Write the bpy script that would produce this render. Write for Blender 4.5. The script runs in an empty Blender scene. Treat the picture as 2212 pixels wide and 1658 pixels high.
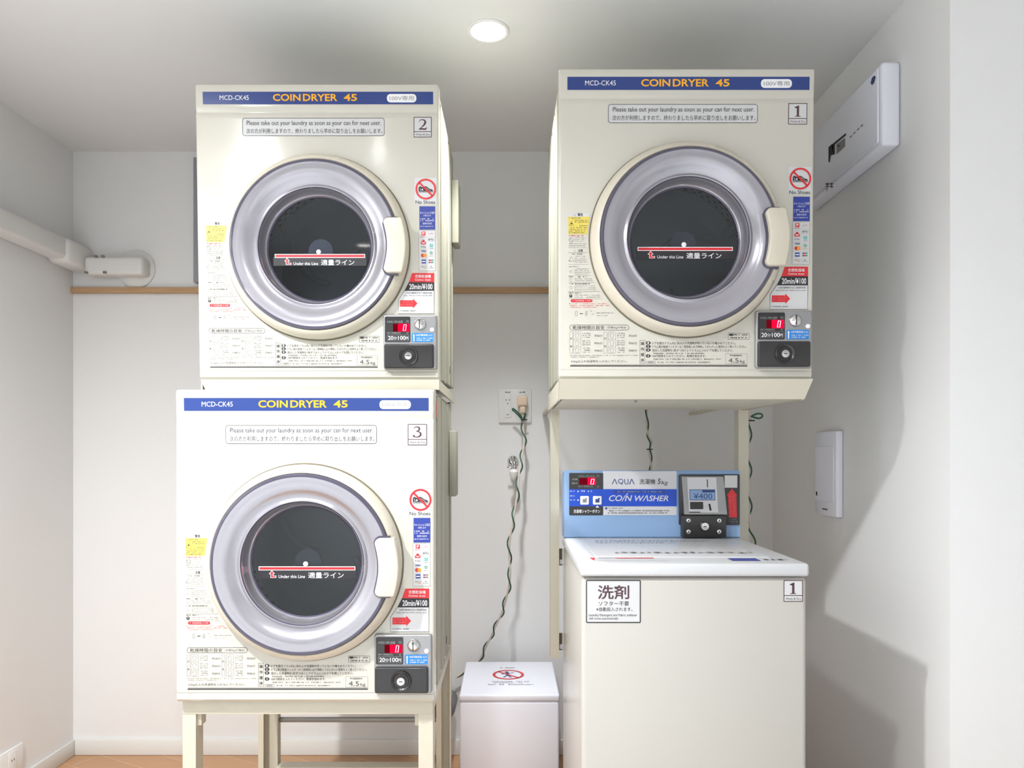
import bpy, bmesh, math, random
from math import sin, cos, pi, radians, sqrt, atan2
from mathutils import Vector

# ------------------------------------------------------------------ camera, world, exposure
SC = bpy.context.scene
COL = SC.collection
F = 1600.0            # focal length in photo pixels (2212 wide frame)
VX, VY = 1100.0, 978.0  # optical axis in the photo
EYE = 1.15
cam_d = bpy.data.cameras.new('camera')
cam_d.sensor_fit = 'HORIZONTAL'
cam_d.sensor_width = 36.0
cam_d.lens = 36.0 * F / 2212.0
cam_d.shift_x = (1106.0 - VX) / 2212.0
cam_d.shift_y = (VY - 829.0) / 2212.0
cam_d.clip_start = 0.02
cam = bpy.data.objects.new('camera', cam_d)
cam.location = (0, 0, EYE)
cam.rotation_euler = (pi / 2, 0, 0)
COL.objects.link(cam)
SC.camera = cam

w = bpy.data.worlds.new('world')
SC.world = w
w.use_nodes = True
w.node_tree.nodes['Background'].inputs[0].default_value = (0.9, 0.95, 1.0, 1)
w.node_tree.nodes['Background'].inputs[1].default_value = 0.3

SC.view_settings.view_transform = 'Standard'
SC.view_settings.look = 'None'
SC.view_settings.gamma = 1.0
SC.view_settings.use_curve_mapping = False
SC.view_settings.exposure = 0.42

# downlights: (x, y, watts, cone degrees, blend)
LAMP_KEY = 50.0
LAMP_SIDE = 140.0
LAMP_NOOK = 74.0
LAMP_FILL = 118.0  # passage lamps: unseen, added so the rear wall bounces fill forward
CEIL = 2.30
LAMPS = [
    (-0.057, 2.018, LAMP_NOOK, 100, 1.0, 'round ceiling downlight glowing between the two dryer stacks'),
    (-0.36, 0.76, LAMP_KEY, 150, 1.0, 'round ceiling downlight in front of the dryers numbered 2 and 3'),
    (-1.115, 0.79, LAMP_SIDE, 166, 0.9, 'round ceiling downlight in front of the left wall'),
    (-0.95, -1.2, LAMP_FILL, 110, 1.0, 'unseen round downlight added for bounce fill, left end of the passage behind the viewer'),
    (0.35, -1.2, LAMP_FILL, 110, 1.0, 'unseen round downlight added for bounce fill, middle of the passage behind the viewer'),
    (1.55, -1.2, LAMP_FILL * 0.4, 110, 1.0, 'unseen round downlight added for bounce fill, right end of the passage behind the viewer'),
]

random.seed(7)

# ------------------------------------------------------------------ materials
MATS = {}


def srgb(c):
    return tuple(((v / 255.0) / 12.92) if v / 255.0 <= 0.04045 else (((v / 255.0) + 0.055) / 1.055) ** 2.4 for v in c) + (1.0,)


def mat(name, rgb, rough=0.5, metal=0.0, coat=0.0, spec=0.5, noise=None, bump=None, lin=False):
    if name in MATS:
        return MATS[name]
    m = bpy.data.materials.new(name)
    m.use_nodes = True
    nt = m.node_tree
    p = nt.nodes['Principled BSDF']
    col = tuple(rgb) + (1.0,) if lin else srgb(rgb)
    p.inputs['Base Color'].default_value = col
    p.inputs['Roughness'].default_value = rough
    p.inputs['Metallic'].default_value = metal
    p.inputs['Coat Weight'].default_value = coat
    p.inputs['Coat Roughness'].default_value = 0.08
    p.inputs['Specular IOR Level'].default_value = spec
    if noise or bump:
        tc = nt.nodes.new('ShaderNodeTexCoord')
        if noise:
            n = nt.nodes.new('ShaderNodeTexNoise')
            n.inputs['Scale'].default_value = noise[0]
            n.inputs['Detail'].default_value = 4
            mr = nt.nodes.new('ShaderNodeMapRange')
            mr.inputs['To Min'].default_value = max(0.02, rough - noise[1])
            mr.inputs['To Max'].default_value = min(1, rough + noise[1])
            nt.links.new(tc.outputs['Object'], n.inputs['Vector'])
            nt.links.new(n.outputs['Fac'], mr.inputs['Value'])
            nt.links.new(mr.outputs['Result'], p.inputs['Roughness'])
        if bump:
            n2 = nt.nodes.new('ShaderNodeTexNoise')
            n2.inputs['Scale'].default_value = bump[0]
            n2.inputs['Detail'].default_value = 3
            b = nt.nodes.new('ShaderNodeBump')
            b.inputs['Strength'].default_value = bump[1]
            b.inputs['Distance'].default_value = 0.002
            nt.links.new(tc.outputs['Object'], n2.inputs['Vector'])
            nt.links.new(n2.outputs['Fac'], b.inputs['Height'])
            nt.links.new(b.outputs['Normal'], p.inputs['Normal'])
    MATS[name] = m
    return m


def emis(name, rgb, strength):
    m = bpy.data.materials.new(name)
    m.use_nodes = True
    nt = m.node_tree
    nt.nodes.remove(nt.nodes['Principled BSDF'])
    e = nt.nodes.new('ShaderNodeEmission')
    e.inputs[0].default_value = srgb(rgb)
    e.inputs[1].default_value = strength
    nt.links.new(e.outputs[0], nt.nodes['Material Output'].inputs[0])
    MATS[name] = m
    return m


def wood_floor():
    m = bpy.data.materials.new('floor_wood')
    m.use_nodes = True
    nt = m.node_tree
    p = nt.nodes['Principled BSDF']
    tc = nt.nodes.new('ShaderNodeTexCoord')
    mp = nt.nodes.new('ShaderNodeMapping')
    mp.inputs['Rotation'].default_value = (0, 0, radians(28))
    br = nt.nodes.new('ShaderNodeTexBrick')
    br.inputs['Color1'].default_value = srgb((206, 160, 120))
    br.inputs['Color2'].default_value = srgb((190, 146, 108))
    br.inputs['Mortar'].default_value = srgb((214, 180, 146))
    br.inputs['Scale'].default_value = 1.0
    br.inputs['Mortar Size'].default_value = 0.0015
    br.inputs['Brick Width'].default_value = 0.9
    br.inputs['Row Height'].default_value = 0.11
    mp2 = nt.nodes.new('ShaderNodeMapping')
    mp2.inputs['Rotation'].default_value = (0, 0, radians(28))
    mp2.inputs['Scale'].default_value = (3, 40, 1)
    ns = nt.nodes.new('ShaderNodeTexNoise')
    ns.inputs['Scale'].default_value = 2.0
    ns.inputs['Detail'].default_value = 6
    mx = nt.nodes.new('ShaderNodeMix')
    mx.data_type = 'RGBA'
    mx.blend_type = 'MULTIPLY'
    mx.inputs['Factor'].default_value = 0.35
    rp = nt.nodes.new('ShaderNodeMapRange')
    rp.inputs['To Min'].default_value = 0.6
    rp.inputs['To Max'].default_value = 1.15
    nt.links.new(tc.outputs['Object'], mp.inputs['Vector'])
    nt.links.new(tc.outputs['Object'], mp2.inputs['Vector'])
    nt.links.new(mp.outputs['Vector'], br.inputs['Vector'])
    nt.links.new(mp2.outputs['Vector'], ns.inputs['Vector'])
    nt.links.new(ns.outputs['Fac'], rp.inputs['Value'])
    nt.links.new(br.outputs['Color'], mx.inputs['A'])
    nt.links.new(rp.outputs['Result'], mx.inputs['B'])
    nt.links.new(mx.outputs['Result'], p.inputs['Base Color'])
    p.inputs['Roughness'].default_value = 0.4
    return m


def rail_wood():
    m = bpy.data.materials.new('rail_wood')
    m.use_nodes = True
    nt = m.node_tree
    p = nt.nodes['Principled BSDF']
    tc = nt.nodes.new('ShaderNodeTexCoord')
    mp = nt.nodes.new('ShaderNodeMapping')
    mp.inputs['Scale'].default_value = (3, 60, 60)
    ns = nt.nodes.new('ShaderNodeTexNoise')
    ns.inputs['Scale'].default_value = 3
    cr = nt.nodes.new('ShaderNodeValToRGB')
    cr.color_ramp.elements[0].color = srgb((176, 138, 100))
    cr.color_ramp.elements[1].color = srgb((208, 172, 134))
    nt.links.new(tc.outputs['Object'], mp.inputs['Vector'])
    nt.links.new(mp.outputs['Vector'], ns.inputs['Vector'])
    nt.links.new(ns.outputs['Fac'], cr.inputs['Fac'])
    nt.links.new(cr.outputs['Color'], p.inputs['Base Color'])
    p.inputs['Roughness'].default_value = 0.55
    return m


def glass_mat():
    m = bpy.data.materials.new('door_glass')
    m.use_nodes = True
    nt = m.node_tree
    nt.nodes.remove(nt.nodes['Principled BSDF'])
    t = nt.nodes.new('ShaderNodeBsdfTransparent')
    t.inputs[0].default_value = (0.72, 0.75, 0.78, 1)
    g = nt.nodes.new('ShaderNodeBsdfGlossy')
    g.inputs['Roughness'].default_value = 0.03
    fr = nt.nodes.new('ShaderNodeFresnel')
    fr.inputs[0].default_value = 1.5
    mx = nt.nodes.new('ShaderNodeMixShader')
    nt.links.new(fr.outputs[0], mx.inputs[0])
    nt.links.new(t.outputs[0], mx.inputs[1])
    nt.links.new(g.outputs[0], mx.inputs[2])
    nt.links.new(mx.outputs[0], nt.nodes['Material Output'].inputs[0])
    return m


M_WALL = mat('wall_paper', (236, 236, 235), 0.85, bump=(220, 0.12))
M_CEIL = mat('ceiling_paper', (234, 234, 233), 0.9, bump=(200, 0.1))
M_BASE = mat('baseboard_white', (232, 232, 228), 0.4, noise=(12, 0.05))
M_FLOOR = wood_floor()
M_BOUNCE = mat('pale_bounce_floor', (214, 216, 218), 0.5, noise=(3, 0.1))
M_RAIL = rail_wood()
M_CREAM = mat('cream_enamel', (203, 200, 188), 0.2, coat=0.5, noise=(6, 0.04))
M_CREAM2 = mat('cream_plastic', (210, 203, 186), 0.28, noise=(8, 0.04))
M_SHEET = mat('painted_sheet_steel', (205, 200, 182), 0.4, noise=(9, 0.06))
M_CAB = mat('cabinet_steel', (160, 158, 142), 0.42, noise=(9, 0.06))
M_GAP = mat('olive_gap_shade_and_tab', (118, 112, 92), 0.7)  # tone of the shaded gap round the door, also on the rack tabs
M_LENSEDGE = mat('smoky_acrylic_edge', (74, 70, 88), 0.15, coat=0.5)
M_LENS = mat('smoky_acrylic', (168, 166, 173), 0.2, metal=0.6, coat=0.6, noise=(5, 0.05))
M_DRUM = mat('drum_steel', (176, 178, 182), 0.45, metal=0.3, noise=(14, 0.1))
M_DRUMHOLE = mat('drum_hole', (80, 82, 86), 0.8)
M_HUB = mat('hub_plastic', (112, 112, 128), 0.5)
M_WHITE = mat('print_white', (240, 240, 242), 0.45)
M_GLASS = glass_mat()
M_SILVER = mat('brushed_silver', (158, 158, 159), 0.35, metal=0.55, noise=(60, 0.1))
M_CHROME = mat('chrome', (214, 214, 214), 0.12, metal=1.0, noise=(20, 0.04))
M_GREYIRON = mat('galvanised_steel', (140, 140, 138), 0.45, metal=0.6, bump=(60, 0.3))
M_BLACKPL = mat('black_plastic', (34, 33, 34), 0.35, coat=0.3, noise=(20, 0.08))
M_NAVY = mat('print_navy', (38, 62, 128), 0.3)
M_ORANGE = mat('print_orange', (248, 176, 28), 0.4)
M_BLACK = mat('print_black', (38, 36, 40), 0.5)
M_INK = mat('print_ink', (48, 45, 48), 0.5)
M_GREY = mat('print_grey', (92, 90, 92), 0.5)
M_PALE = mat('print_pale_grey', (138, 137, 138), 0.5)
M_LABEL = mat('label_paper', (206, 206, 206), 0.4)
M_PLATE = mat('outlet_white', (238, 238, 236), 0.35, noise=(12, 0.05))
M_RED = mat('print_red', (214, 40, 48), 0.4)
M_PINK = mat('print_pink', (228, 110, 116), 0.4)
M_YELLOW = mat('print_yellow', (222, 202, 92), 0.4)
M_ROYAL = mat('print_blue', (44, 62, 150), 0.4)
M_SKYB = mat('print_sky_blue', (34, 128, 208), 0.4)
M_TEAL = mat('print_teal', (96, 180, 178), 0.4)
M_GREEN = mat('print_green', (40, 150, 96), 0.4)
M_AMBER = mat('print_amber', (242, 160, 44), 0.4)
M_MAROON = mat('print_maroon', (78, 48, 58), 0.45)
M_FAINT = mat('print_faint', (172, 172, 174), 0.5)
M_LAMP = emis('lamp_diffuser', (255, 250, 240), 9.0)
M_LED = emis('led_red', (255, 10, 60), 1.0)
M_LEDDIM = emis('led_dim', (150, 16, 34), 0.45)
M_LEDHOT = emis('led_digit', (255, 196, 214), 1.6)
M_BLUEPL = mat('washer_blue_plastic', (136, 168, 208), 0.35, noise=(9, 0.05))
M_WASHW = mat('washer_white', (190, 187, 179), 0.3, coat=0.2, noise=(7, 0.05))
M_LID = mat('washer_lid_white', (204, 205, 207), 0.3, noise=(9, 0.05))
M_PAPERW = mat('box_white_plastic', (240, 241, 250), 0.35, noise=(9, 0.05))
M_DEEPBLUE = mat('panel_blue', (10, 74, 200), 0.3)
M_PANELW = mat('panel_pale', (214, 214, 218), 0.4)
M_WIRE = mat('green_wire', (26, 84, 62), 0.5, noise=(30, 0.1))
M_CABLE = mat('beige_cable', (214, 200, 186), 0.5, noise=(30, 0.1))
M_PLUG = mat('beige_plug', (232, 208, 184), 0.45)
M_TIE = mat('black_tie', (22, 24, 22), 0.5)
M_DUCT = mat('duct_white', (230, 229, 226), 0.5, noise=(8, 0.05))
M_DARK = mat('dark_recess', (40, 38, 36), 0.8)
M_STICKR = mat('faded_red_label', (206, 120, 108), 0.5)
M_SHADE = mat('grey_trim', (150, 152, 156), 0.5)

# ------------------------------------------------------------------ geometry collector
TEXT_CACHE = {}


def text_mesh(s, bold=0.0, shear=0.0, res=3):
    key = (s, bold, shear, res)
    if key in TEXT_CACHE:
        return TEXT_CACHE[key]
    cu = bpy.data.curves.new('tmp_text', 'FONT')
    cu.body = s
    cu.size = 1.0
    cu.offset = bold
    cu.shear = shear
    cu.resolution_u = res
    ob = bpy.data.objects.new('tmp_text', cu)
    COL.objects.link(ob)
    dg = bpy.context.evaluated_depsgraph_get()
    me = bpy.data.meshes.new_from_object(ob.evaluated_get(dg))
    vs = [(v.co.x, v.co.y) for v in me.vertices]
    fs = [tuple(p.vertices) for p in me.polygons]
    bpy.data.objects.remove(ob)
    bpy.data.curves.remove(cu)
    bpy.data.meshes.remove(me)
    TEXT_CACHE[key] = (vs, fs)
    return vs, fs


class G:
    def __init__(self):
        self.v, self.f, self.m, self.mats = [], [], [], []

    def mi(self, m):
        if m not in self.mats:
            self.mats.append(m)
        return self.mats.index(m)

    def add(self, vs, fs, m):
        o = len(self.v)
        self.v += [tuple(a) for a in vs]
        k = self.mi(m)
        for f in fs:
            self.f.append(tuple(i + o for i in f))
            self.m.append(k)
        return self

    def box(self, x0, x1, y0, y1, z0, z1, m, r=0.0, seg=2):
        bm = bmesh.new()
        bmesh.ops.create_cube(bm, size=1.0)
        for v in bm.verts:
            v.co = Vector(((x0 + x1) / 2 + v.co.x * (x1 - x0), (y0 + y1) / 2 + v.co.y * (y1 - y0), (z0 + z1) / 2 + v.co.z * (z1 - z0)))
        if r > 0:
            bmesh.ops.bevel(bm, geom=list(bm.edges), offset=r, segments=seg, profile=0.5, affect='EDGES')
        return self.addbm(bm, m)

    def addbm(self, bm, m):
        bm.verts.index_update()
        self.add([v.co[:] for v in bm.verts], [tuple(v.index for v in f.verts) for f in bm.faces], m)
        bm.free()
        return self

    def prism(self, pts, y0, y1, m, bev=0.0, seg=2, ax='y'):
        """outline (x,z) extruded from y0 (front) to y1; front rim bevelled. ax 'x': outline is (y,z) along x; 'z': (x,y) along z"""
        bm = bmesh.new()

        def P(a, b, t):
            return (a, t, b) if ax == 'y' else ((t, a, b) if ax == 'x' else (a, b, t))
        va = [bm.verts.new(P(a, b, y0)) for a, b in pts]
        vb = [bm.verts.new(P(a, b, y1)) for a, b in pts]
        n = len(pts)
        fa = bm.faces.new(va)
        bm.faces.new(vb[::-1])
        for i in range(n):
            bm.faces.new((va[i], va[(i + 1) % n], vb[(i + 1) % n], vb[i]))
        bmesh.ops.recalc_face_normals(bm, faces=bm.faces)
        if bev > 0:
            bmesh.ops.bevel(bm, geom=list(fa.edges), offset=bev, segments=seg, profile=0.5, affect='EDGES')
        return self.addbm(bm, m)

    def lathe(self, prof, c, m, seg=96, ax='y', close=False, mats=None):
        """profile (r, t) revolved about the axis through c"""
        vs, fs = [], []
        n = len(prof)
        for k in range(seg):
            a = 2 * pi * k / seg
            for r, t in prof:
                if ax == 'y':
                    vs.append((c[0] + r * cos(a), c[1] + t, c[2] + r * sin(a)))
                elif ax == 'z':
                    vs.append((c[0] + r * cos(a), c[1] + r * sin(a), c[2] + t))
                else:
                    vs.append((c[0] + t, c[1] + r * cos(a), c[2] + r * sin(a)))
        groups = {}
        for k in range(seg):
            k2 = (k + 1) % seg
            for i in range(n - 1):
                a, b, c2, d = k * n + i, k * n + i + 1, k2 * n + i + 1, k2 * n + i
                mm = mats[i] if mats else m
                if prof[i][0] < 1e-6:
                    f = (a, b, c2)
                elif prof[i + 1][0] < 1e-6:
                    f = (a, b, d)
                else:
                    f = (a, b, c2, d)
                groups.setdefault(mm, []).append(f)
        o = len(self.v)
        self.v += vs
        for mm, ff in groups.items():
            kk = self.mi(mm)
            for f in ff:
                self.f.append(tuple(i + o for i in f))
                self.m.append(kk)
        return self

    def tube(self, pts, r, m, seg=8, smooth=0):
        P = [Vector(p) for p in pts]
        if smooth:
            Q = []
            for i in range(len(P) - 1):
                p0, p1, p2, p3 = P[max(i - 1, 0)], P[i], P[i + 1], P[min(i + 2, len(P) - 1)]
                for s in range(smooth):
                    t = s / smooth
                    Q.append(0.5 * ((2 * p1) + (p2 - p0) * t + (2 * p0 - 5 * p1 + 4 * p2 - p3) * t * t + (3 * p1 - p0 - 3 * p2 + p3) * t ** 3))
            Q.append(P[-1])
            P = Q
        vs, fs = [], []
        up = Vector((0, 1, 0.01))
        for i, p in enumerate(P):
            d = (P[min(i + 1, len(P) - 1)] - P[max(i - 1, 0)]).normalized()
            s = d.cross(up)
            if s.length < 1e-4:
                s = d.cross(Vector((1, 0, 0)))
            s.normalize()
            u = s.cross(d).normalized()
            for k in range(seg):
                a = 2 * pi * k / seg
                vs.append((p + s * cos(a) * r + u * sin(a) * r)[:])
        n = len(P)
        for i in range(n - 1):
            for k in range(seg):
                k2 = (k + 1) % seg
                fs.append((i * seg + k, i * seg + k2, (i + 1) * seg + k2, (i + 1) * seg + k))
        fs.append(tuple(range(seg))[::-1])
        fs.append(tuple((n - 1) * seg + k for k in range(seg)))
        return self.add(vs, fs, m)

    def build(self, name, parent=None, sharp=35, loc=None):
        me = bpy.data.meshes.new(name)
        me.from_pydata(self.v, [], self.f)
        for m in self.mats:
            me.materials.append(m)
        me.polygons.foreach_set('material_index', self.m)
        me.polygons.foreach_set('use_smooth', [True] * len(me.polygons))
        me.update()
        bm = bmesh.new()
        bm.from_mesh(me)
        bmesh.ops.recalc_face_normals(bm, faces=bm.faces)
        bm.to_mesh(me)
        bm.free()
        me.set_sharp_from_angle(angle=radians(sharp))
        ob = bpy.data.objects.new(name, me)
        COL.objects.link(ob)
        if parent:
            ob.parent = parent
        if loc:
            ob.location = loc
        return ob


class Print(G):
    """flat print on a surface: pixel coordinates of the photograph are only used as the drawing units of the label artwork"""

    def __init__(self, mp, yf=None, flat=None):
        super().__init__()
        self.mp, self.yf, self.flat = mp, yf or (lambda x, z: 0.0), flat
        self.base = 0.0004

    def pt(self, px, py, layer):
        x, z = self.mp(px, py)
        if self.flat:                        # artwork lying on a horizontal top: (x, depth)
            return (x, z, self.flat + self.base + layer * 0.00025)
        return (x, self.yf(x, z) - self.base - layer * 0.00025, z)

    def poly(self, pts, m, layer=1):
        return self.add([self.pt(a, b, layer) for a, b in pts], [tuple(range(len(pts)))], m)

    def rect(self, x0, y0, x1, y1, m, layer=1):
        return self.poly([(x0, y0), (x1, y0), (x1, y1), (x0, y1)], m, layer)

    def rr(self, x0, y0, x1, y1, r, n=6):
        p = []
        for cx, cy, a0 in ((x1 - r, y0 + r, -90), (x1 - r, y1 - r, 0), (x0 + r, y1 - r, 90), (x0 + r, y0 + r, 180)):
            for k in range(n + 1):
                a = radians(a0 + 90 * k / n)
                p.append((cx + r * cos(a), cy + r * sin(a)))
        return p

    def rrect(self, x0, y0, x1, y1, r, m, layer=1):
        return self.poly(self.rr(x0, y0, x1, y1, r), m, layer)

    def loop(self, a, b, m, layer=1):
        n = len(a)
        vs = [self.pt(*p, layer) for p in a] + [self.pt(*p, layer) for p in b]
        return self.add(vs, [(i, (i + 1) % n, n + (i + 1) % n, n + i) for i in range(n)], m)

    def rframe(self, x0, y0, x1, y1, r, t, m, layer=1):
        return self.loop(self.rr(x0, y0, x1, y1, r), self.rr(x0 + t, y0 + t, x1 - t, y1 - t, max(r - t, 0.05)), m, layer)

    def circ(self, cx, cy, r, n=40, ry=None):
        return [(cx + r * cos(2 * pi * k / n), cy + (ry or r) * sin(2 * pi * k / n)) for k in range(n)]

    def disc(self, cx, cy, r, m, layer=1, ry=None):
        return self.poly(self.circ(cx, cy, r, ry=ry), m, layer)

    def ring(self, cx, cy, r, t, m, layer=1, ry=None):
        a = self.circ(cx, cy, r, ry=ry)
        b = self.circ(cx, cy, r - t, ry=(ry - t * ry / r) if ry else None)
        return self.loop(a, b, m, layer)

    def stroke(self, pts, ws, m, layer=1):
        if not isinstance(ws, (list, tuple)):
            ws = [ws] * len(pts)
        L, R = [], []
        for i, p in enumerate(pts):
            a, b = pts[max(i - 1, 0)], pts[min(i + 1, len(pts) - 1)]
            dx, dy = b[0] - a[0], b[1] - a[1]
            l = sqrt(dx * dx + dy * dy) or 1
            nx, ny = -dy / l * ws[i] / 2, dx / l * ws[i] / 2
            L.append((p[0] + nx, p[1] + ny))
            R.append((p[0] - nx, p[1] - ny))
        n = len(pts)
        vs = [self.pt(*p, layer) for p in L] + [self.pt(*p, layer) for p in R]
        return self.add(vs, [(i, i + 1, n + i + 1, n + i) for i in range(n - 1)], m)

    def text(self, s, x0, y0, x1, y1, m, bold=0.0, shear=0.0, layer=2, res=3):
        vs, fs = text_mesh(s, bold, shear, res)
        if not vs:
            return self
        ax, bx = min(v[0] for v in vs), max(v[0] for v in vs)
        ay, by = min(v[1] for v in vs), max(v[1] for v in vs)
        out = [self.pt(x0 + (v[0] - ax) / (bx - ax) * (x1 - x0), y1 - (v[1] - ay) / (by - ay) * (y1 - y0), layer) for v in vs]
        return self.add(out, fs, m)

    def lines(self, x0, x1, y, h, m, seed=1, layer=2, fill=0.8):
        """a row of type too small to read in the photograph"""
        rnd = random.Random(seed)
        x = x0
        while x < x1 - 0.15 * h:
            wd = min(h * rnd.uniform(0.45, 0.95), x1 - x)
            if rnd.random() < fill:
                t = h * rnd.uniform(0.22, 0.36)
                self.rect(x, y - h / 2 + rnd.uniform(0, h * 0.2), x + wd, y - h / 2 + rnd.uniform(0, h * 0.2) + t, m, layer)
                self.rect(x + wd * 0.38, y - h / 2, x + wd * 0.38 + wd * 0.26, y + h / 2, m, layer)
                if rnd.random() < 0.6:
                    self.rect(x, y + h * 0.2, x + wd, y + h * 0.2 + t * 0.8, m, layer)
            x += wd + h * 0.18
        return self

    def serif(self, d, x0, y0, x1, y1, m, layer=2):
        def S(p):
            return [(x0 + a * (x1 - x0), y0 + b * (y1 - y0)) for a, b in p]
        W = x1 - x0
        if d == '1':
            self.poly(S([(0.34, 0.15), (0.62, 0.0), (0.70, 0.0), (0.70, 0.93), (0.36, 0.93), (0.36, 0.22)]), m, layer)
            self.poly(S([(0.02, 0.14), (0.62, 0.0), (0.62, 0.06), (0.36, 0.24), (0.04, 0.22)]), m, layer)
            self.poly(S([(0.05, 1.0), (0.98, 1.0), (0.98, 0.96), (0.70, 0.92), (0.36, 0.92), (0.05, 0.96)]), m, layer)
        elif d == '2':
            p = [(0.10, 0.30), (0.14, 0.14), (0.30, 0.05), (0.52, 0.04), (0.72, 0.10), (0.82, 0.24), (0.78, 0.40), (0.62, 0.58), (0.40, 0.74), (0.14, 0.92)]
            self.stroke(S(p), [q * W for q in (0.03, 0.06, 0.09, 0.11, 0.17, 0.22, 0.22, 0.16, 0.10, 0.06)], m, layer)
            self.poly(S([(0.04, 0.98), (0.08, 0.88), (0.30, 0.84), (0.82, 0.86), (0.96, 0.74), (1.0, 0.74), (0.92, 1.0)]), m, layer)
        else:
            p = [(0.10, 0.20), (0.22, 0.07), (0.46, 0.03), (0.68, 0.09), (0.74, 0.22), (0.64, 0.36), (0.40, 0.45)]
            self.stroke(S(p), [q * W for q in (0.04, 0.07, 0.10, 0.17, 0.21, 0.15, 0.06)], m, layer)
            p = [(0.36, 0.45), (0.62, 0.46), (0.84, 0.58), (0.88, 0.74), (0.74, 0.90), (0.48, 0.97), (0.20, 0.95), (0.06, 0.86)]
            self.stroke(S(p), [q * W for q in (0.06, 0.10, 0.18, 0.23, 0.17, 0.10, 0.10, 0.12)], m, layer)
            self.disc(x0 + 0.12 * W, y0 + 0.86 * (y1 - y0), 0.11 * W, m, layer)
        return self


def thing(name, label, cat, loc=(0, 0, 0), group=None):
    o = bpy.data.objects.new(name, None)
    COL.objects.link(o)
    o.location = loc
    o.empty_display_size = 0.05
    o['label'], o['category'] = label, cat
    if group:
        o['group'] = group
    return o


def tag(o, label, cat, group=None):
    o['label'], o['category'] = label, cat
    if group:
        o['group'] = group
    return o


def struct(o):
    o['kind'] = 'structure'
    return o


def copy_tree(o, parent=None, skip=()):
    c = o.copy()
    COL.objects.link(c)
    if parent:
        c.parent = parent
    for ch in list(o.children):
        if ch not in skip:
            copy_tree(ch, c, skip)
    return c


def wx(px, d):
    return (px - VX) * d / F


def wz(py, d):
    return EYE - (py - VY) * d / F


# ------------------------------------------------------------------ the room
XL, XR, YB, YJ = -1.666, 1.007, 2.83, 1.692
XF, YR = 2.3, -1.9
T = 0.1
YG = 1.2               # threshold between the laundry nook and the passage
struct(G().box(XL - T, XF + T, YG, YB + T, -T, 0, M_FLOOR).build('floor'))
struct(G().box(XL - T, XF + T, YR - T, YG, -T, 0, M_BOUNCE).build('floor_passage'))  # unseen floor, pale neutral tone chosen to keep its bounce from going warm
g = G()
g.box(XL - T, XF + T, YR - T, YB + T, CEIL, CEIL + T, M_CEIL)
struct(g.build('ceiling'))
struct(G().box(XL, XR, YB, YB + T, 0, CEIL, M_WALL).build('wall_back'))
struct(G().box(XL - T, XL, YR - T, YB + T, 0, CEIL, M_WALL).build('wall_left'))
struct(G().box(XR, XR + T, YJ, YB + T, 0, CEIL, M_WALL).build('wall_right'))
struct(G().box(XR + T, XF, YJ, YJ + 0.1, 0, CEIL, M_WALL).build('wall_front_right'))
struct(G().box(XF, XF + T, YR - T, YJ + 0.1, 0, CEIL, M_WALL).build('wall_far_right'))
struct(G().box(XL, XF, YR - T, YR, 0, CEIL, M_WALL).build('wall_rear'))


def baseboard(name, pts):
    return struct(G().box(*pts, M_BASE, 0.0025).build(name))


BBH = wz(1597, 2.82)
baseboard('baseboard_back', (XL + 0.012, XR - 0.001, YB - 0.012, YB - 0.0005, 0.0005, BBH))
baseboard('baseboard_left', (XL + 0.0005, XL + 0.012, -0.4, YB - 0.0005, 0.0005, BBH))
baseboard('baseboard_right', (XR - 0.012, XR - 0.0005, YJ + 0.02, YB - 0.013, 0.0005, BBH))
# wooden rail across the back wall
zr = wz(632, 2.81)
struct(G().box(XL + 0.001, XR - 0.001, YB - 0.02, YB - 0.0005, zr, wz(619.5, 2.81), M_RAIL, 0.002).build('trim_1'))
# grey duct casing on the back wall, its edge peeping out beside the upper left dryer
g = G().box(wx(417, 2.80), wx(417, 2.80) + 0.20, YB - 0.03, YB - 0.0005, 1.795, 2.268, M_SHADE, 0.003)
tag(g.build('duct_casing'), 'grey vertical duct casing on the back wall, mostly hidden behind dryer 2', 'duct casing')

# ------------------------------------------------------------------ downlights
for i, (x, y, watt, ang, bl, lab) in enumerate(LAMPS):
    t = thing('downlight', lab, 'ceiling light', (x, y, CEIL), 'recessed ceiling downlights')
    G().lathe([(0.047, -0.0005), (0.0565, -0.0005), (0.0565, -0.003), (0.054, -0.0045), (0.048, -0.0035), (0.047, -0.0005)], (0, 0, 0), M_CEIL, 48, 'z').build('trim_ring', t)
    G().lathe([(0.0, -0.0006), (0.047, -0.0006)], (0, 0, 0), M_LAMP, 48, 'z').build('diffuser', t)
    L = bpy.data.lights.new('lamp_light', 'SPOT' if ang else 'AREA')
    L.energy = watt
    if ang:                       # deep reflector: narrow beam
        L.spot_size = radians(ang)
        L.spot_blend = bl
        L.shadow_soft_size = 0.045
    else:                         # flat diffuser: wide cosine beam
        L.shape = 'DISK'
        L.size = 0.09
    L.color = (0.955, 0.975, 1.0)
    lo = bpy.data.objects.new('lamp_light', L)
    COL.objects.link(lo)
    lo.parent = t
    lo.location = (0, 0, -0.06 if ang else -0.006)

# ------------------------------------------------------------------ coin dryer
D1 = 1.745
X1 = wx(1207, D1) + 0.30
Z1 = wz(817, D1)
S = 0.6 / 550.0
H = 665 * S                    # 0.7255 m tall
DEP = 0.515


def panel_y(z):
    """front panel leans forward a little at the top, above a pressed crease"""
    t = z - (H - 0.115)
    return -0.0034 * (max(t, 0) / 0.115) ** 1.4 if t > 0 else 0.0


def dl(px, py, y=0.0):
    d = D1 + y
    return ((px - VX) * d / F - X1, wz(py, d) - Z1)


DM = lambda px, py: dl(px, py, 0.0)
PY = lambda x, z: panel_y(z)


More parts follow.
